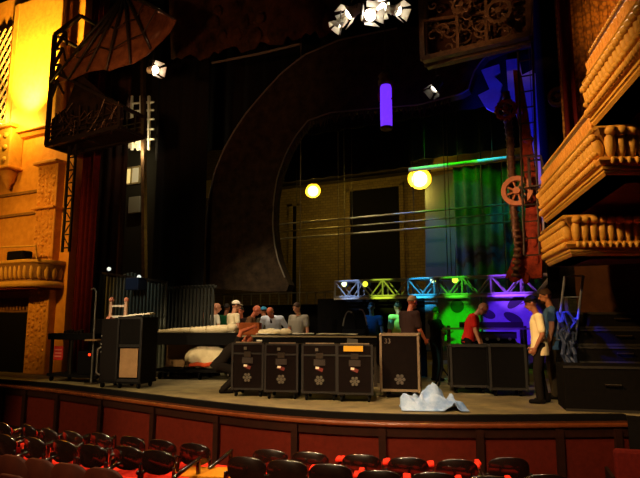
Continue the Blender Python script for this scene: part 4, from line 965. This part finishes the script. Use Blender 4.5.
o = MB().box((0, 0, .03), (.36, .16, .06)).build('yellow_strip', M('strip_yellow', '#c99a22', .7)); q = WZ(557, 397); o.location = (q.x, q.y, DECK + .002); o.rotation_euler.z = .3; tag(o, 'small yellow block on the deck behind the feet of the man in the cream shirt', 'block')
# ================================================================== audience seats
def make_chair(label, pads=False):
    t = thing('auditorium_chair', label, 'chair')
    prof = []
    n = 28; th = .035; rings = []
    for k in (0, .2, .8, 1):          # oval back slab, gently curved
        sc = .96 if k in (0, 1) else 1.0
        rings.append([Vector((.228 * sc * math.copysign(abs(math.cos(a)) ** .8, math.cos(a)), (k - .5) * th + .06 * (.228 * math.cos(a)) ** 2 / .065, .742 + .132 * sc * math.copysign(abs(math.sin(a)) ** .75, math.sin(a)))) for a in [2 * PI * i / n for i in range(n)]])
    MB().loft(rings).build('backrest', wood_dark, t, smooth=True)
    MB().loft([[Vector((.18 * math.cos(a) * s_, .02 + dy + .05 * math.cos(a) ** 2, .742 + .10 * math.sin(a) * s_)) for a in [2 * PI * i / 20 for i in range(20)]] for dy, s_ in ((0, 1), (.03, .98), (.045, .8))]).build('back_pad', red_cloth, t, smooth=True)
    MB().box((0, .27, .475), (.47, .46, .10)).build('seat', red_cloth, t, bevel=.035)
    for s in (-1, 1):
        MB().bar((s * .25, .0, .0), (s * .235, .03, .70), .04).build('leg', wood_dark, t, bevel=.008); MB().bar((s * .255, .45, 0), (s * .255, .46, .70), .045).build('leg', wood_dark, t, bevel=.008)
        a = MB().tube([(s * .25, .0, .60), (s * .265, .15, .645), (s * .265, .32, .68), (s * .26, .48, .715)], .024, 8).build('arm', wood_dark, t, smooth=True)
        if pads: MB().box((s * .265, .36, .73), (.06, .13, .04), Euler((.12, 0, 0)).to_matrix()).build('arm_pad', red_cloth, a, bevel=.015)
    return t
BACK = .875
def face(p):                       # seats look at a point deep on the stage
    return math.atan2(14 - p.y, -5.0 - p.x) - PI / 2
used = {}
def row(kind_pads, pts, zf, rowtxt, first=None):
    out = []
    for i, (px, py) in enumerate(pts):
        p = WZ(px, py, zf + BACK); key = kind_pads
        if key not in used: used[key] = make_chair('x', kind_pads); c = used[key]
        else: c = dup(used[key])
        c.location = (p.x, p.y, zf); c.rotation_euler.z = face(p) * .8; out.append(c)
        c['label'] = 'x'
    return out
blk = MB()
ORD = ['leftmost', 'second', 'third', 'fourth', 'fifth', 'sixth', 'seventh', 'eighth', 'ninth']
def labels(cs, where, grp):
    n = len(cs)
    for i, c in enumerate(cs):
        c['label'] = 'oval-backed chair, %s in the %s' % ((ORD[i] + ' from the left') if 0 < i < n - 1 else ('leftmost' if i == 0 else 'rightmost'), where); c['group'] = grp
rA = row(False, [(2, 422), (26, 424), (47, 428), (70, 430.5), (99, 432.5), (130, 436), (160, 439.5), (193, 443)], .0, '')
rB = row(False, [(4, 434), (32, 437), (62, 440), (91, 444.5), (126, 446), (156, 450)], .05, '')
rC = row(True, [(269, 449), (309, 451.5), (361, 454), (408, 457), (457, 459), (509, 457)], .0, '')
rD = row(True, [(245, 456.5), (286, 459.5), (330, 463.5), (379, 470), (434, 472), (490, 475.5), (547, 474)], .05, '')
labels(rA, 'front row left of the aisle', 'front row chairs left of the aisle'); labels(rB, 'second row left of the aisle', 'second row chairs left of the aisle'); labels(rC, 'front row right of the aisle', 'front row chairs right of the aisle'); labels(rD, 'second row right of the aisle', 'second row chairs right of the aisle')
# third row: broad brown wooden backs at the lower left
def make_seat():
    t = thing('theatre_seat', 'x', 'theatre seat', group='brown wooden theatre seats at the lower left'); n = 26; rings = []
    for k in (0, .25, .75, 1):
        sc = .97 if k in (0, 1) else 1; row_ = []
        for i in range(n):
            a = 2 * PI * i / n; x = .258 * sc * math.copysign(abs(math.cos(a)) ** .45, math.cos(a)); z = .60 + .32 * sc * math.copysign(abs(math.sin(a)) ** .55, math.sin(a)) - .05 * (x / .258) ** 2; row_.append(Vector((x, (k - .5) * .05 + .8 * x * x * .6 - .12 * (z - .6) * .6, z)))
        rings.append(row_)
    MB().loft(rings).build('backrest', wood_seat, t, smooth=True)
    MB().box((0, .3, .44), (.48, .42, .11)).build('seat', red_cloth, t, bevel=.035)
    for s in (-1, 1): MB().box((s * .262, .22, .33), (.04, .42, .66)).build('side_standard', wood_stile, t, bevel=.01); MB().box((s * .262, .24, .68), (.05, .4, .035)).build('arm', wood_dark, t, bevel=.01)
    return t
proto = None
l3 = [(-18, 450), (14, 453), (40, 456.5), (70, 461), (104, 465.5)]
l4 = [(12, 472), (48, 477), ]
for grp, pts, zf, nm in (('third', l3, .12, 'third'), ('fourth', l4, .2, 'fourth')):
    for i, (px, py) in enumerate(pts):
        p = WZ(px, py, zf + .93)
        if proto is None: proto = make_seat(); c = proto
        else: c = dup(proto)
        c.location = (p.x, p.y, zf); c.rotation_euler.z = face(p) * .8
        pos = ('leftmost', 'second from the left', 'third from the left', 'fourth from the left', 'rightmost')[i] if grp == 'third' else ('left', 'right')[i]
        c['label'] = 'broad brown wooden theatre seat, %s %s' % (pos, 'in the third row at lower left' if grp == 'third' else 'one of the two at the bottom edge')
# red padded seat end at the lower right corner
q = WZ(634, 451, .92); t = thing('end_seat', 'red upholstered seat end alone at the lower right corner', 'seat', (q.x + .05, q.y, 0), R(8)); MB().box((0, .1, .62), (.5, .10, .6)).build('backrest', M('red_dark_cloth', '#551410', .9, col2='#651a12', scale=30), t, bevel=.04); MB().box((0, .35, .42), (.48, .46, .11)).build('seat', red_cloth, t, bevel=.03)
for s in (-1, 1): MB().box((s * .27, .3, .31), (.04, .46, .62)).build('side_standard', wood_stile, t, bevel=.01)
# yellow box in the aisle
q = WD(214, 470, 7.0); bx = thing('yellow_box', 'yellow wooden box with a dark mark standing in the aisle between the seats', 'box', (q.x, q.y, 0), R(20))
MB().box((0, 0, .28), (.66, .4, .56)).build('body', carpet_y, bx, bevel=.01); MB().box((0, 0, .575), (.68, .42, .03)).build('lid', carpet_y, bx, bevel=.006)
MB().box((.17, -.203, .47), (.12, .006, .025)).build('dark_mark', black_mat, bx)
# ================================================================== people
def capsule(b, a, c, r0, r1, n=10):
    a, c = Vector(a), Vector(c); d = c - a; L = max(d.length, 1e-5); q = d.to_track_quat('Z', 'Y').to_matrix(); rings = []
    for k in range(1, 4): t = -PI / 2 + PI / 2 * k / 4; rings.append((math.sin(t) * r0, math.cos(t) * r0))
    rings.append((0, r0)); rings.append((L, r1))
    for k in range(1, 4): t = PI / 2 * k / 4; rings.append((L + math.sin(t) * r1, math.cos(t) * r1))
    b.loft([[a + q @ Vector((r * math.cos(2 * PI * i / n), r * math.sin(2 * PI * i / n), z)) for i in range(n)] for z, r in rings])
def ik(a, c, l1, l2, pole):
    a, c, pole = Vector(a), Vector(c), Vector(pole); d = c - a; L = d.length
    if L > (l1 + l2) * .995: c = a + d.normalized() * (l1 + l2) * .995; d = c - a; L = d.length
    x = (l1 * l1 - l2 * l2 + L * L) / (2 * L); h = math.sqrt(max(0, l1 * l1 - x * x)); u = d / L; p = pole - u * pole.dot(u)
    p = p.normalized() if p.length > 1e-4 else Vector((0, 1, 0)); return a + u * x + p * h, c
def fuse(b, name, mat, parent, vox, iters):
    me = b.mesh(name); o = bpy.data.objects.new(name, me); COL.objects.link(o)
    md = o.modifiers.new('r', 'REMESH'); md.mode = 'VOXEL'; md.voxel_size = vox; md.use_smooth_shade = True
    md = o.modifiers.new('s', 'SMOOTH'); md.iterations = iters; md.factor = .5
    dg = bpy.context.evaluated_depsgraph_get(); dg.update(); nm = bpy.data.meshes.new_from_object(o.evaluated_get(dg)); nm.name = name
    o.modifiers.clear(); o.data = nm; bpy.data.meshes.remove(me); nm.materials.clear(); nm.materials.append(mat)
    for p in nm.polygons: p.use_smooth = True
    o.parent = parent; return o
def person(label, pos, rz, s=1.0, lean=0, hunch=.0, head=(0, 0), lh=None, rh=None, shirt='#cccccc', sleeve=.5, pants='#15130f', shoes='#0e0c0a', skin=None, hair=None, cap=None, beard=None, legs=None, drop=0, tuck=True, vest=None, apron=None, group=None, build=1.0):
    """local frame: +Y is where the person faces, X to the right, Z up; lh/rh are hand targets relative to the chest frame origin"""
    t = thing('person', label, 'person', pos, rz, group); t.scale = (s, s, s); skin = skin or skin_a
    pel = Vector((0, -drop * .35 - lean * .12, .95 - drop))
    Q = Euler((-lean, 0, 0)).to_matrix(); Q2 = Euler((-lean - hunch, 0, 0)).to_matrix()
    def U(v): return pel + Q @ Vector(v)
    ch = U((0, 0, .33))
    def C(v): return ch + Q2 @ Vector(v)
    neck = C((0, -.005, .19)); nt = C((0, .02, .27))
    HQ = Q2 @ Euler((-head[0], 0, 0)).to_matrix() @ Euler((0, 0, head[1])).to_matrix()
    hc = nt + HQ @ Vector((0, .025, .11))
    sh = [C((sg * .185 * build, -.01, .135)) for sg in (-1, 1)]
    hand = []
    for sg, tg in ((-1, lh), (1, rh)):
        hand.append(C(tg) if tg else sh[0 if sg < 0 else 1] + Vector((sg * .07, .07, -.53)))
    el = []
    for k, sg in enumerate((-1, 1)): e, h_ = ik(sh[k], hand[k], .29, .25, Q2 @ Vector((sg * .5, -.7, -.5))); el.append(e); hand[k] = h_
    hip = [pel + Vector((sg * .092, 0, -.02)) for sg in (-1, 1)]
    legs = legs or ((-.11, .02), (.11, -.02))
    ank = [Vector((l[0], l[1] - .02, .085 + (l[2] if len(l) > 2 else 0))) for l in legs]
    kn = []
    for k, sg in enumerate((-1, 1)): e, a_ = ik(hip[k], ank[k], .43, .42, (sg * .12, 1, .1)); kn.append(e); ank[k] = a_
    def torso(b, g, zlo=-.08):
        bw = build; secs = [(U((0, 0, -.08)), Q, .150, .108), (U((0, 0, .02)), Q, .155, .112), (U((0, .01, .14)), Q, .140, .104), (ch + Q2 @ Vector((0, .01, -.05)), Q2, .158, .112), (C((0, .005, .06)), Q2, .168, .112), (C((0, -.005, .14)), Q2, .150, .09), (C((0, -.01, .185)), Q2, .085, .06)]
        rings = []
        for c, q, rx, ry in secs: rings.append([c + q @ Vector(((rx * bw + g) * math.cos(2 * PI * i / 18), (ry * bw + g) * math.sin(2 * PI * i / 18), 0)) for i in range(18)])
        b.loft(rings)
        for k in (0, 1): capsule(b, C((0, -.01, .12)), sh[k], .07 + g, .062 + g)
    # body
    b = MB(); torso(b, -.006); capsule(b, neck - Q2 @ Vector((0, 0, .03)), nt + HQ @ Vector((0, .01, .04)), .058, .053)
    b.ball(hc + HQ @ Vector((0, -.008, .022)), (.077, .096, .098), 16, 12, HQ); b.ball(hc + HQ @ Vector((0, .022, -.055)), (.056, .066, .062), 14, 10, HQ); b.ball(hc + HQ @ Vector((0, .050, -.098)), (.032, .03, .024), 10, 7, HQ)
    capsule(b, hc + HQ @ Vector((0, .083, .012)), hc + HQ @ Vector((0, .108, -.03)), .012, .017); b.ball(hc + HQ @ Vector((0, .076, .028)), (.058, .018, .012), 10, 6, HQ); b.ball(hc + HQ @ Vector((0, .082, -.062)), (.026, .012, .010), 10, 6, HQ)
    for sg in (-1, 1): b.ball(hc + HQ @ Vector((sg * .079, -.012, -.008)), (.012, .022, .033), 8, 7, HQ)
    for k, sg in enumerate((-1, 1)):
        capsule(b, sh[k], el[k], .052, .042); capsule(b, el[k], hand[k], .042, .028)
        f = (hand[k] - el[k]).normalized(); side = Q2 @ Vector((-sg, 0, 0)); up = f.cross(side).normalized() * sg; side = up.cross(f).normalized()   # side: toward the thumb plane
        th_dir = (Q2 @ Vector((0, 1, .2))); th_dir = (th_dir - f * th_dir.dot(f)); th_dir = th_dir.normalized() if th_dir.length > .1 else up; pn = f.cross(th_dir).normalized()
        if pn.dot(Q2 @ Vector((-sg, 0, 0))) < 0: pn = -pn
        wr = hand[k]; RMx = Matrix((th_dir, pn, f)).transposed()
        b.ball(wr + f * .045, (.043, .017, .052), 12, 8, RMx)
        for i, (off, L) in enumerate(((.031, .070), (.011, .080), (-.010, .074), (-.030, .058))):
            p0 = wr + f * .075 + th_dir * off; p1 = p0 + (f * .93 + pn * .3 + th_dir * off * 3).normalized() * L * .52; p2 = p1 + (f * .6 + pn * .8).normalized() * L * .5
            capsule(b, p0 - f * .02, p1, .0105, .0095, 7); capsule(b, p1, p2, .0095, .008, 7)
        p0 = wr + f * .025 + th_dir * .03; p1 = p0 + (f * .6 + th_dir * .8).normalized() * .045; p2 = p1 + (f * .9 + pn * .3).normalized() * .032
        capsule(b, p0, p1, .014, .011, 7); capsule(b, p1, p2, .011, .009, 7)
        capsule(b, hip[k], kn[k], .078, .052); capsule(b, kn[k], ank[k], .054, .036); capsule(b, ank[k] - Vector((0, .03, .04)), ank[k] + Vector((0, .13, -.05)), .034, .028)
    fuse(b, 'body', skin, t, .009, 2)
    # shirt: torso and sleeves
    b = MB(); torso(b, .014)
    if not tuck: b.loft([[U((0, 0, zz)) + Q @ Vector(((.165 * build + gx) * math.cos(2 * PI * i / 18), (.125 * build + gx) * math.sin(2 * PI * i / 18), 0)) for i in range(18)] for zz, gx in ((-.17, .022), (-.05, .022), (.1, .006))])
    for k in (0, 1):
        e = sh[k].lerp(el[k], min(1, sleeve)); capsule(b, sh[k], e, .070, .066 if sleeve < 1 else .055)
        if sleeve > 1: capsule(b, el[k], el[k].lerp(hand[k], (sleeve - 1)), .055, .042)
    fuse(b, 'shirt', cloth(shirt), t, .014, 3)
    if vest:
        b = MB(); torso(b, .022); v = fuse(b, 'vest', cloth(vest), t, .016, 3)
    # trousers
    b = MB()
    for k in (0, 1): capsule(b, hip[k] + Vector((0, 0, .02)), kn[k], .100, .076); capsule(b, kn[k], ank[k] + Vector((0, 0, .0)), .076, .064)
    rings = [[U((0, 0, zz)) + Q @ Vector(((.158 * build + g) * math.cos(2 * PI * i / 18), (.118 * build + g) * math.sin(2 * PI * i / 18), 0)) for i in range(18)] for zz, g in ((-.10, .0), (-.03, .008), (.06, .004))]; b.loft(rings)
    fuse(b, 'trousers', cloth(pants), t, .014, 3)
    for k in (0, 1):
        b = MB(); capsule(b, ank[k] + Vector((0, -.045, -.042)), ank[k] + Vector((0, .15, -.048)), .044, .038); capsule(b, ank[k] + Vector((0, 0, -.03)), ank[k] + Vector((0, .0, .02)), .05, .048); fuse(b, 'shoe', cloth(shoes), t, .012, 2)
        MB().ball(hc + HQ @ Vector(((-1, 1)[k] * .031, .083, .008)), (.013, .008, .008), 8, 6, HQ).build('eye', eye_m, t, smooth=True)
    if hair:
        style, hm = hair; b = MB(); vs = []
        lo = -.01 if style == 'short' else .0
        N = 20
        rings = []
        for j in range(7):
            el_ = (-.28 if style != 'fringe' else -.35) + (PI / 2 + .25) * j / 6 if style != 'fringe' else -.35 + .55 * j / 6
            r_ = []
            for i in range(N):
                a = 2 * PI * i / N; front = max(0, math.sin(a)); e2 = el_ + (front ** 1.5) * (.62 if style != 'fringe' else 0) * (1 - j / 6); e2 = min(e2, PI / 2 - .02)
                if style == 'fringe': a = PI + .05 + (PI - .1) * i / (N - 1) if True else a
                r_.append(hc + HQ @ (Vector((.077 * math.cos(a) * math.cos(e2), .096 * math.sin(a) * math.cos(e2), .098 * math.sin(e2))) * 1.07 + Vector((0, -.010, .024))))
            rings.append(r_)
        if style == 'fringe':
            o = MB().grid(rings).build('hair', hm, t, smooth=True, solid=.012)
        else: o = MB().loft(rings).build('hair', hm, t, smooth=True)
    if beard: MB().ball(hc + HQ @ Vector((0, .052, -.095)), (.048, .045, .04), 12, 8, HQ).build('beard', beard, t, smooth=True)
    if cap:
        style, cm, back = cap; ry = -1 if back else 1; b = MB(); rings = []
        for j in range(6):
            e2 = .02 + (PI / 2 - .04) * j / 5; rings.append([hc + HQ @ (Vector((.083 * math.cos(2 * PI * i / 20) * math.cos(e2), .101 * math.sin(2 * PI * i / 20) * math.cos(e2), .095 * math.sin(e2))) * 1.06 + Vector((0, -.008, .036))) for i in range(20)])
        o = b.loft(rings).build('cap', cm, t, smooth=True)
        if style == 'peak':
            pts = [hc + HQ @ (Vector((.075 * math.cos(a), ry * (.07 + .10 * math.sin(a)), .040 - .012 * math.sin(a)))) for a in [PI * i / 12 for i in range(13)]]; MB().prism(pts, HQ @ Vector((0, 0, .008))).build('peak', cm, o)
    if apron: MB().ball(C((0, .118, .04)), (.028, .012, .17), 10, 8, Q2).build('tie', cloth(apron), t, smooth=True)
    return t
def P_(px, D): q = WD(px, 322, D); return (q.x, q.y, DECK)
def facing(deg): return YAW + R(deg)     # 0 = away from the camera, 90 = to the left, -90 = to the right, 180 = towards it
# group behind the cart and the work table
person('bald man in a white T-shirt behind the rolling cart', P_(214.5, 14.1), facing(-60), 1.0, shirt='#e6dfc8', hair=None, skin=skin_a, lh=(-.2, .22, -.22), rh=(.2, .25, -.22), head=(.1, -.2))
person('man in a dark green shirt half hidden between the two men in pale T-shirts', P_(225.5, 14.7), facing(-30), 1.0, shirt='#1f5a34', hair=('short', hair_d), skin=skin_t, lh=(-.2, .2, -.25))
person('man in a cream T-shirt and white cap standing behind the work table', P_(233.5, 13.65), facing(-55), 1.02, shirt='#efe0b8', tuck=False, cap=('peak', M('cap_white', '#eee6d0', .8), False), hair=('short', hair_d), skin=skin_a, rh=(.2, .2, -.2), lh=(-.16, .22, -.22), head=(.1, -.3))
person('ruddy bald man in a brown shirt behind the cardboard box', P_(249.5, 13.4), facing(-95), .97, shirt='#6b4a30', skin=skin_r, hair=None, hunch=.2, lean=.08, lh=(-.2, .3, -.2), rh=(.2, .3, -.2), head=(.1, .1))
person('man mostly hidden behind the ruddy bald man, only part of the face shows', P_(241, 14.4), facing(170), .95, shirt='#2a1d18', skin=skin_r, hair=('short', hair_d))
person('man in a pale blue shirt and dark tie bending over the work table', P_(274, 13.45), facing(168), 1.0, lean=.30, hunch=.32, head=(.25, 0), shirt='#c5cede', sleeve=1.5, skin=skin_r, hair=('fringe', hair_b), lh=(-.3, .26, -.22), rh=(.3, .26, -.22), apron='#2c1c1a', build=1.15)
person('person in a bright blue cap behind the man in the pale blue shirt', P_(265.5, 14.3), facing(40), .95, lean=.1, shirt='#4a4436', skin=skin_t, cap=('round', M('cap_blue', '#3e8fc0', .8), False), hair=('short', hair_d))
person('man in a grey shirt, rightmost of the group at the work table', P_(298.5, 13.2), facing(150), .99, shirt='#9b9484', skin=skin_a, hair=('short', hair_b), head=(.3, -.2), sleeve=.6, build=1.08)
person('dim figure in dark clothes at the far left of the group', P_(200, 14.6), facing(-120), .9, shirt='#5a3024', skin=skin_t, hair=('short', hair_d))
person('bald man in black crouching behind the trunks, one arm reaching up', P_(232, 10.75), facing(-75), 1.0, lean=.7, hunch=.2, drop=.45, head=(.1, .3), shirt='#1b1614', skin=skin_r, rh=(.10, -.10, .585), lh=(-.2, .3, .0), legs=((-.12, .10), (.12, -.12)), pants='#191513')
# people by the road case and the truss
person('bearded man in a black shirt leaning on the big road case with pale edges', P_(408.5, 10.7), facing(-62), 1.02, lean=.06, hunch=.05, head=(.05, .1), shirt='#33221d', skin=skin_r, hair=('short', hair_g), rh=(.17, .26, -.30), lh=(-.2, .26, -.28), sleeve=.75, build=1.15, pants='#14110f', tuck=False, beard=M('beard_grey', '#8a7054', .8))
person('person in teal shirt and lime vest behind the man in the black shirt', P_(399, 12.3), facing(20), .98, shirt='#7fd4cc', vest='#a9dc6a', skin=skin_t, hair=('short', hair_d), sleeve=.7)
person('dim blue-lit person behind the harness bag', P_(372, 12.75), facing(160), .98, shirt='#2c4a66', skin=M('skin_shaded', '#6b6a66', .6), hair=('short', hair_d))  # skin greyed: the shade is put into its colour
person('dark silhouetted person in front of the green panel, holding both hands out', P_(435, 12.8), facing(-70), .92, shirt='#17130f', skin=skin_t, hair=('short', hair_d), lh=(-.1, .34, -.05), rh=(.12, .34, -.12), pants='#100e0c')
person('bald man in a red T-shirt bending over the dark machines', P_(469, 11.35), facing(-110), 1.0, lean=.24, hunch=.2, head=(.35, 0), shirt='#d42a20', skin=skin_a, hair=None, lh=(-.2, .33, -.3), rh=(.2, .33, -.3), sleeve=.55, build=1.1)
person('man in cream T-shirt, black cap and dark trousers at the right of the stage', P_(538, 9.35), facing(75), .975, lean=.02, hunch=.05, shirt='#e8d3a4', tuck=False, sleeve=.75, skin=skin_t, cap=('peak', M('cap_black', '#15110f', .8), False), hair=('short', hair_d), pants='#17120f', head=(.2, 0), lh=(-.2, .1, -.36), rh=(.2, .1, -.36), legs=((-.10, .06), (.10, -.04)))
person('man in a blue T-shirt standing behind the man in the cream shirt', P_(551, 9.9), facing(70), 1.06, shirt='#4a6fa0', skin=skin_a, hair=('short', hair_b), beard=M('beard_brown', '#3a2416', .8), pants='#3b3226', tuck=False, head=(.18, .1), rh=(.21, .02, -.40))
# ================================================================== light
w = bpy.data.worlds.new('world'); S.world = w; w.use_nodes = True
bg_ = w.node_tree.nodes['Background']; bg_.inputs[0].default_value = lin('#6a4c30'); bg_.inputs[1].default_value = .055
def area(loc, tgt, e, col, sx, sy=None):
    l = bpy.data.lights.new('area_light', 'AREA'); l.energy = e; l.color = lin(col)[:3]; l.size = sx
    if sy: l.shape = 'RECTANGLE'; l.size_y = sy
    o = bpy.data.objects.new('area_light', l); COL.objects.link(o); o.location = loc; o.rotation_euler = (Vector(tgt) - Vector(loc)).to_track_quat('-Z', 'Y').to_euler(); return o
# house light on stage front from the balcony rail
for x in (-8.2, -4.9, -1.9): spot((x, -3, 10.5), (x, 7.4, 1.0), 4700, '#ffdca0', 27, .45, .3)
spot((-1.5, 2.5, 9.5), (-3.0, 8.0, 1.0), 1500, '#ffd2a0', 34, .7, .2)
# ceiling spots over the front seats
for x in (-12, -10, -8, -6, -4, -2, 0): spot((x, 8.6, 9.0), (x + .3, 5.2, .4), 1100, '#ffd0a0', 46, .6, .12)
spot((-4, -1, 9), (-3.5, 6.0, .5), 1800, '#ffb080', 50, .8, .2)
# gold uplight on the pilaster and corbel, warm wash on the left wall and box
p = WY(33, 132, PY); point((p.x, PY - .75, p.z + .15), 130, '#ffbe48', .12)
p = WY(40, 125, PY); spot((p.x, PY - .9, p.z - .1), (p.x, PY, p.z + 4.2), 6000, '#ffc04a', 95, .9, .1)
spot((1.2, 3.5, 6.2), (1.4, 10, 7.3), 2200, '#ffb050', 26, .8, .2)  # added spot that brightens the gold panel on the right wall
p = WY(8, 126, PY); point((p.x, PY - .55, p.z + .2), 70, '#ffc860', .1)
spot((-12.5, 3.5, 7.0), (-13.6, 10, 4.2), 1500, '#ffb64a', 50, .9, .3)
# warm wash on the right-hand boxes
spot((-5.2, 2.6, 7.6), (-.2, 7.8, 4.3), 3000, '#ffc070', 40, .7, .25)
# work lamps; the spots are added to brighten people, bundle and pipes
point(w1 + Vector((-.02, .05, -.42)), 72, '#ffd45a', .1)
point(w2 + Vector((-.02, .05, -.50)), 42, '#ffd45a', .12)
spot((-7.0, 10.2, 5.6), (-7.5, 11.5, 1.9), 320, '#ffe6c0', 75, .8, .15)
spot((-7, -2, 5.6), (-7.2, 11.5, 2.3), 1500, '#ffe2b8', 15, .8, .15)
spot((-6, -2, 3.8), (-8.4, 10.2, 1.6), 1900, '#ffe0b0', 15, .8, .1)
spot((-5.0, 7.6, 6.2), (-2.7, 10.8, 2.2), 700, '#ffe0b8', 24, .7, .1)
spot((-4, 3.5, 6.2), (-1.0, 9.8, 1.95), 900, '#ffe0b0', 12, .8, .1)
spot((-7.5, 13.4, 6.6), WY(380, 220, 15.7), 260, '#fff0c0', 36, .8, .1)
# coloured stage lamps
def lamp(px, py, y, src, e, col, deg, bl=.4): spot(src, WY(px, py, y), e, col, deg, bl, .06)
lamp(460, 328, TY, (-3.2, 8.6, 5.6), 2300, '#18ff10', 11)
lamp(512, 324, TY, (-2.4, 8.6, 5.6), 3000, '#5a24ff', 14)
lamp(480, 230, 16.5, (-4.4, 14.2, 8.4), 320, '#2cff08', 50)
lamp(515, 225, 16.4, (-2.6, 14.0, 8.4), 200, '#00c8ff', 24)
lamp(440, 262, 16.9, (-5.6, 14.2, 8.4), 600, '#4a90ff', 24)
lamp(522, 120, 12.5, (-3.3, 11.55, 4.6), 1200, '#1020ff', 60)
lamp(540, 190, 12.5, (-2.6, 11.6, 3.2), 300, '#1020ff', 26)
lamp(490, 100, 12.1, (-3.6, 11.5, 5.4), 16, '#7a30ff', 8)
lamp(350, 288, TY, (-6.4, 8.8, 5.6), 1400, '#9fc0ff', 8)
lamp(383, 290, TY, (-5.6, 8.8, 5.6), 1500, '#e0ff40', 8)
lamp(422, 288, TY, (-4.6, 8.8, 5.6), 2400, '#30c8ff', 8)
lamp(456, 286, TY, (-3.8, 8.8, 5.6), 1700, '#50ff30', 8)
lamp(510, 284, TY, (-2.4, 8.8, 5.6), 2400, '#9a50ff', 11)
lamp(570, 318, 10.2, (-2.6, 8.4, 4.6), 3600, '#1030ff', 6.5)
lamp(372, 315, 12.0, (-6.4, 9.4, 5.4), 900, '#3a80c0', 9)
lamp(399, 318, 11.8, (-5.4, 9.4, 5.4), 1600, '#a0ffe8', 6)
lamp(490, 158, 15.2, (-3.4, 13.6, 8.0), 160, '#60ff40', 26)
lamp(425, 168, 15.2, (-5.2, 13.6, 8.0), 80, '#c0e0ff', 26)
# wing light, left; spots added to brighten upright pipes, ragged border and arch
point(WY(137, 150, 12.4), 60, '#ffe6b0', .1)
spot(WY(130, 180, 10.6) + Vector((0, 0, 3)), WY(130, 300, 12), 160, '#ffe6c0', 50, .8, .1)
spot((-9.5, 4, 6.0), WY(135, 300, 10.6), 220, '#f0fff0', 16, .8, .1)
spot((-5.5, 3, 5), (-8.2, 11, 8.6), 500, '#ffb080', 42, .9, .2)
spot((-5.5, 3, 4.6), (-7.4, 12, 4.3), 420, '#ffcf90', 34, .9, .3)
# dim warm wash on the scenery portal
spot((-7.5, 2, 5.4), (-10.0, 9.1, 7.6), 900, '#ffb070', 34, .8, .3)
spot((-5.5, 2, 5.4), WY(474, 18, 10.2), 2600, '#ffb070', 12.5, .8, .3)
spot((-5, 3, 4), (-1.3, 11, 4.5), 3500, '#ffb080', 19, .9, .2)
vs = S.view_settings; vs.view_transform = 'Standard'; vs.look = 'None'; vs.gamma = 1; vs.use_curve_mapping = False; vs.exposure = 0
S.display_settings.display_device = 'sRGB'
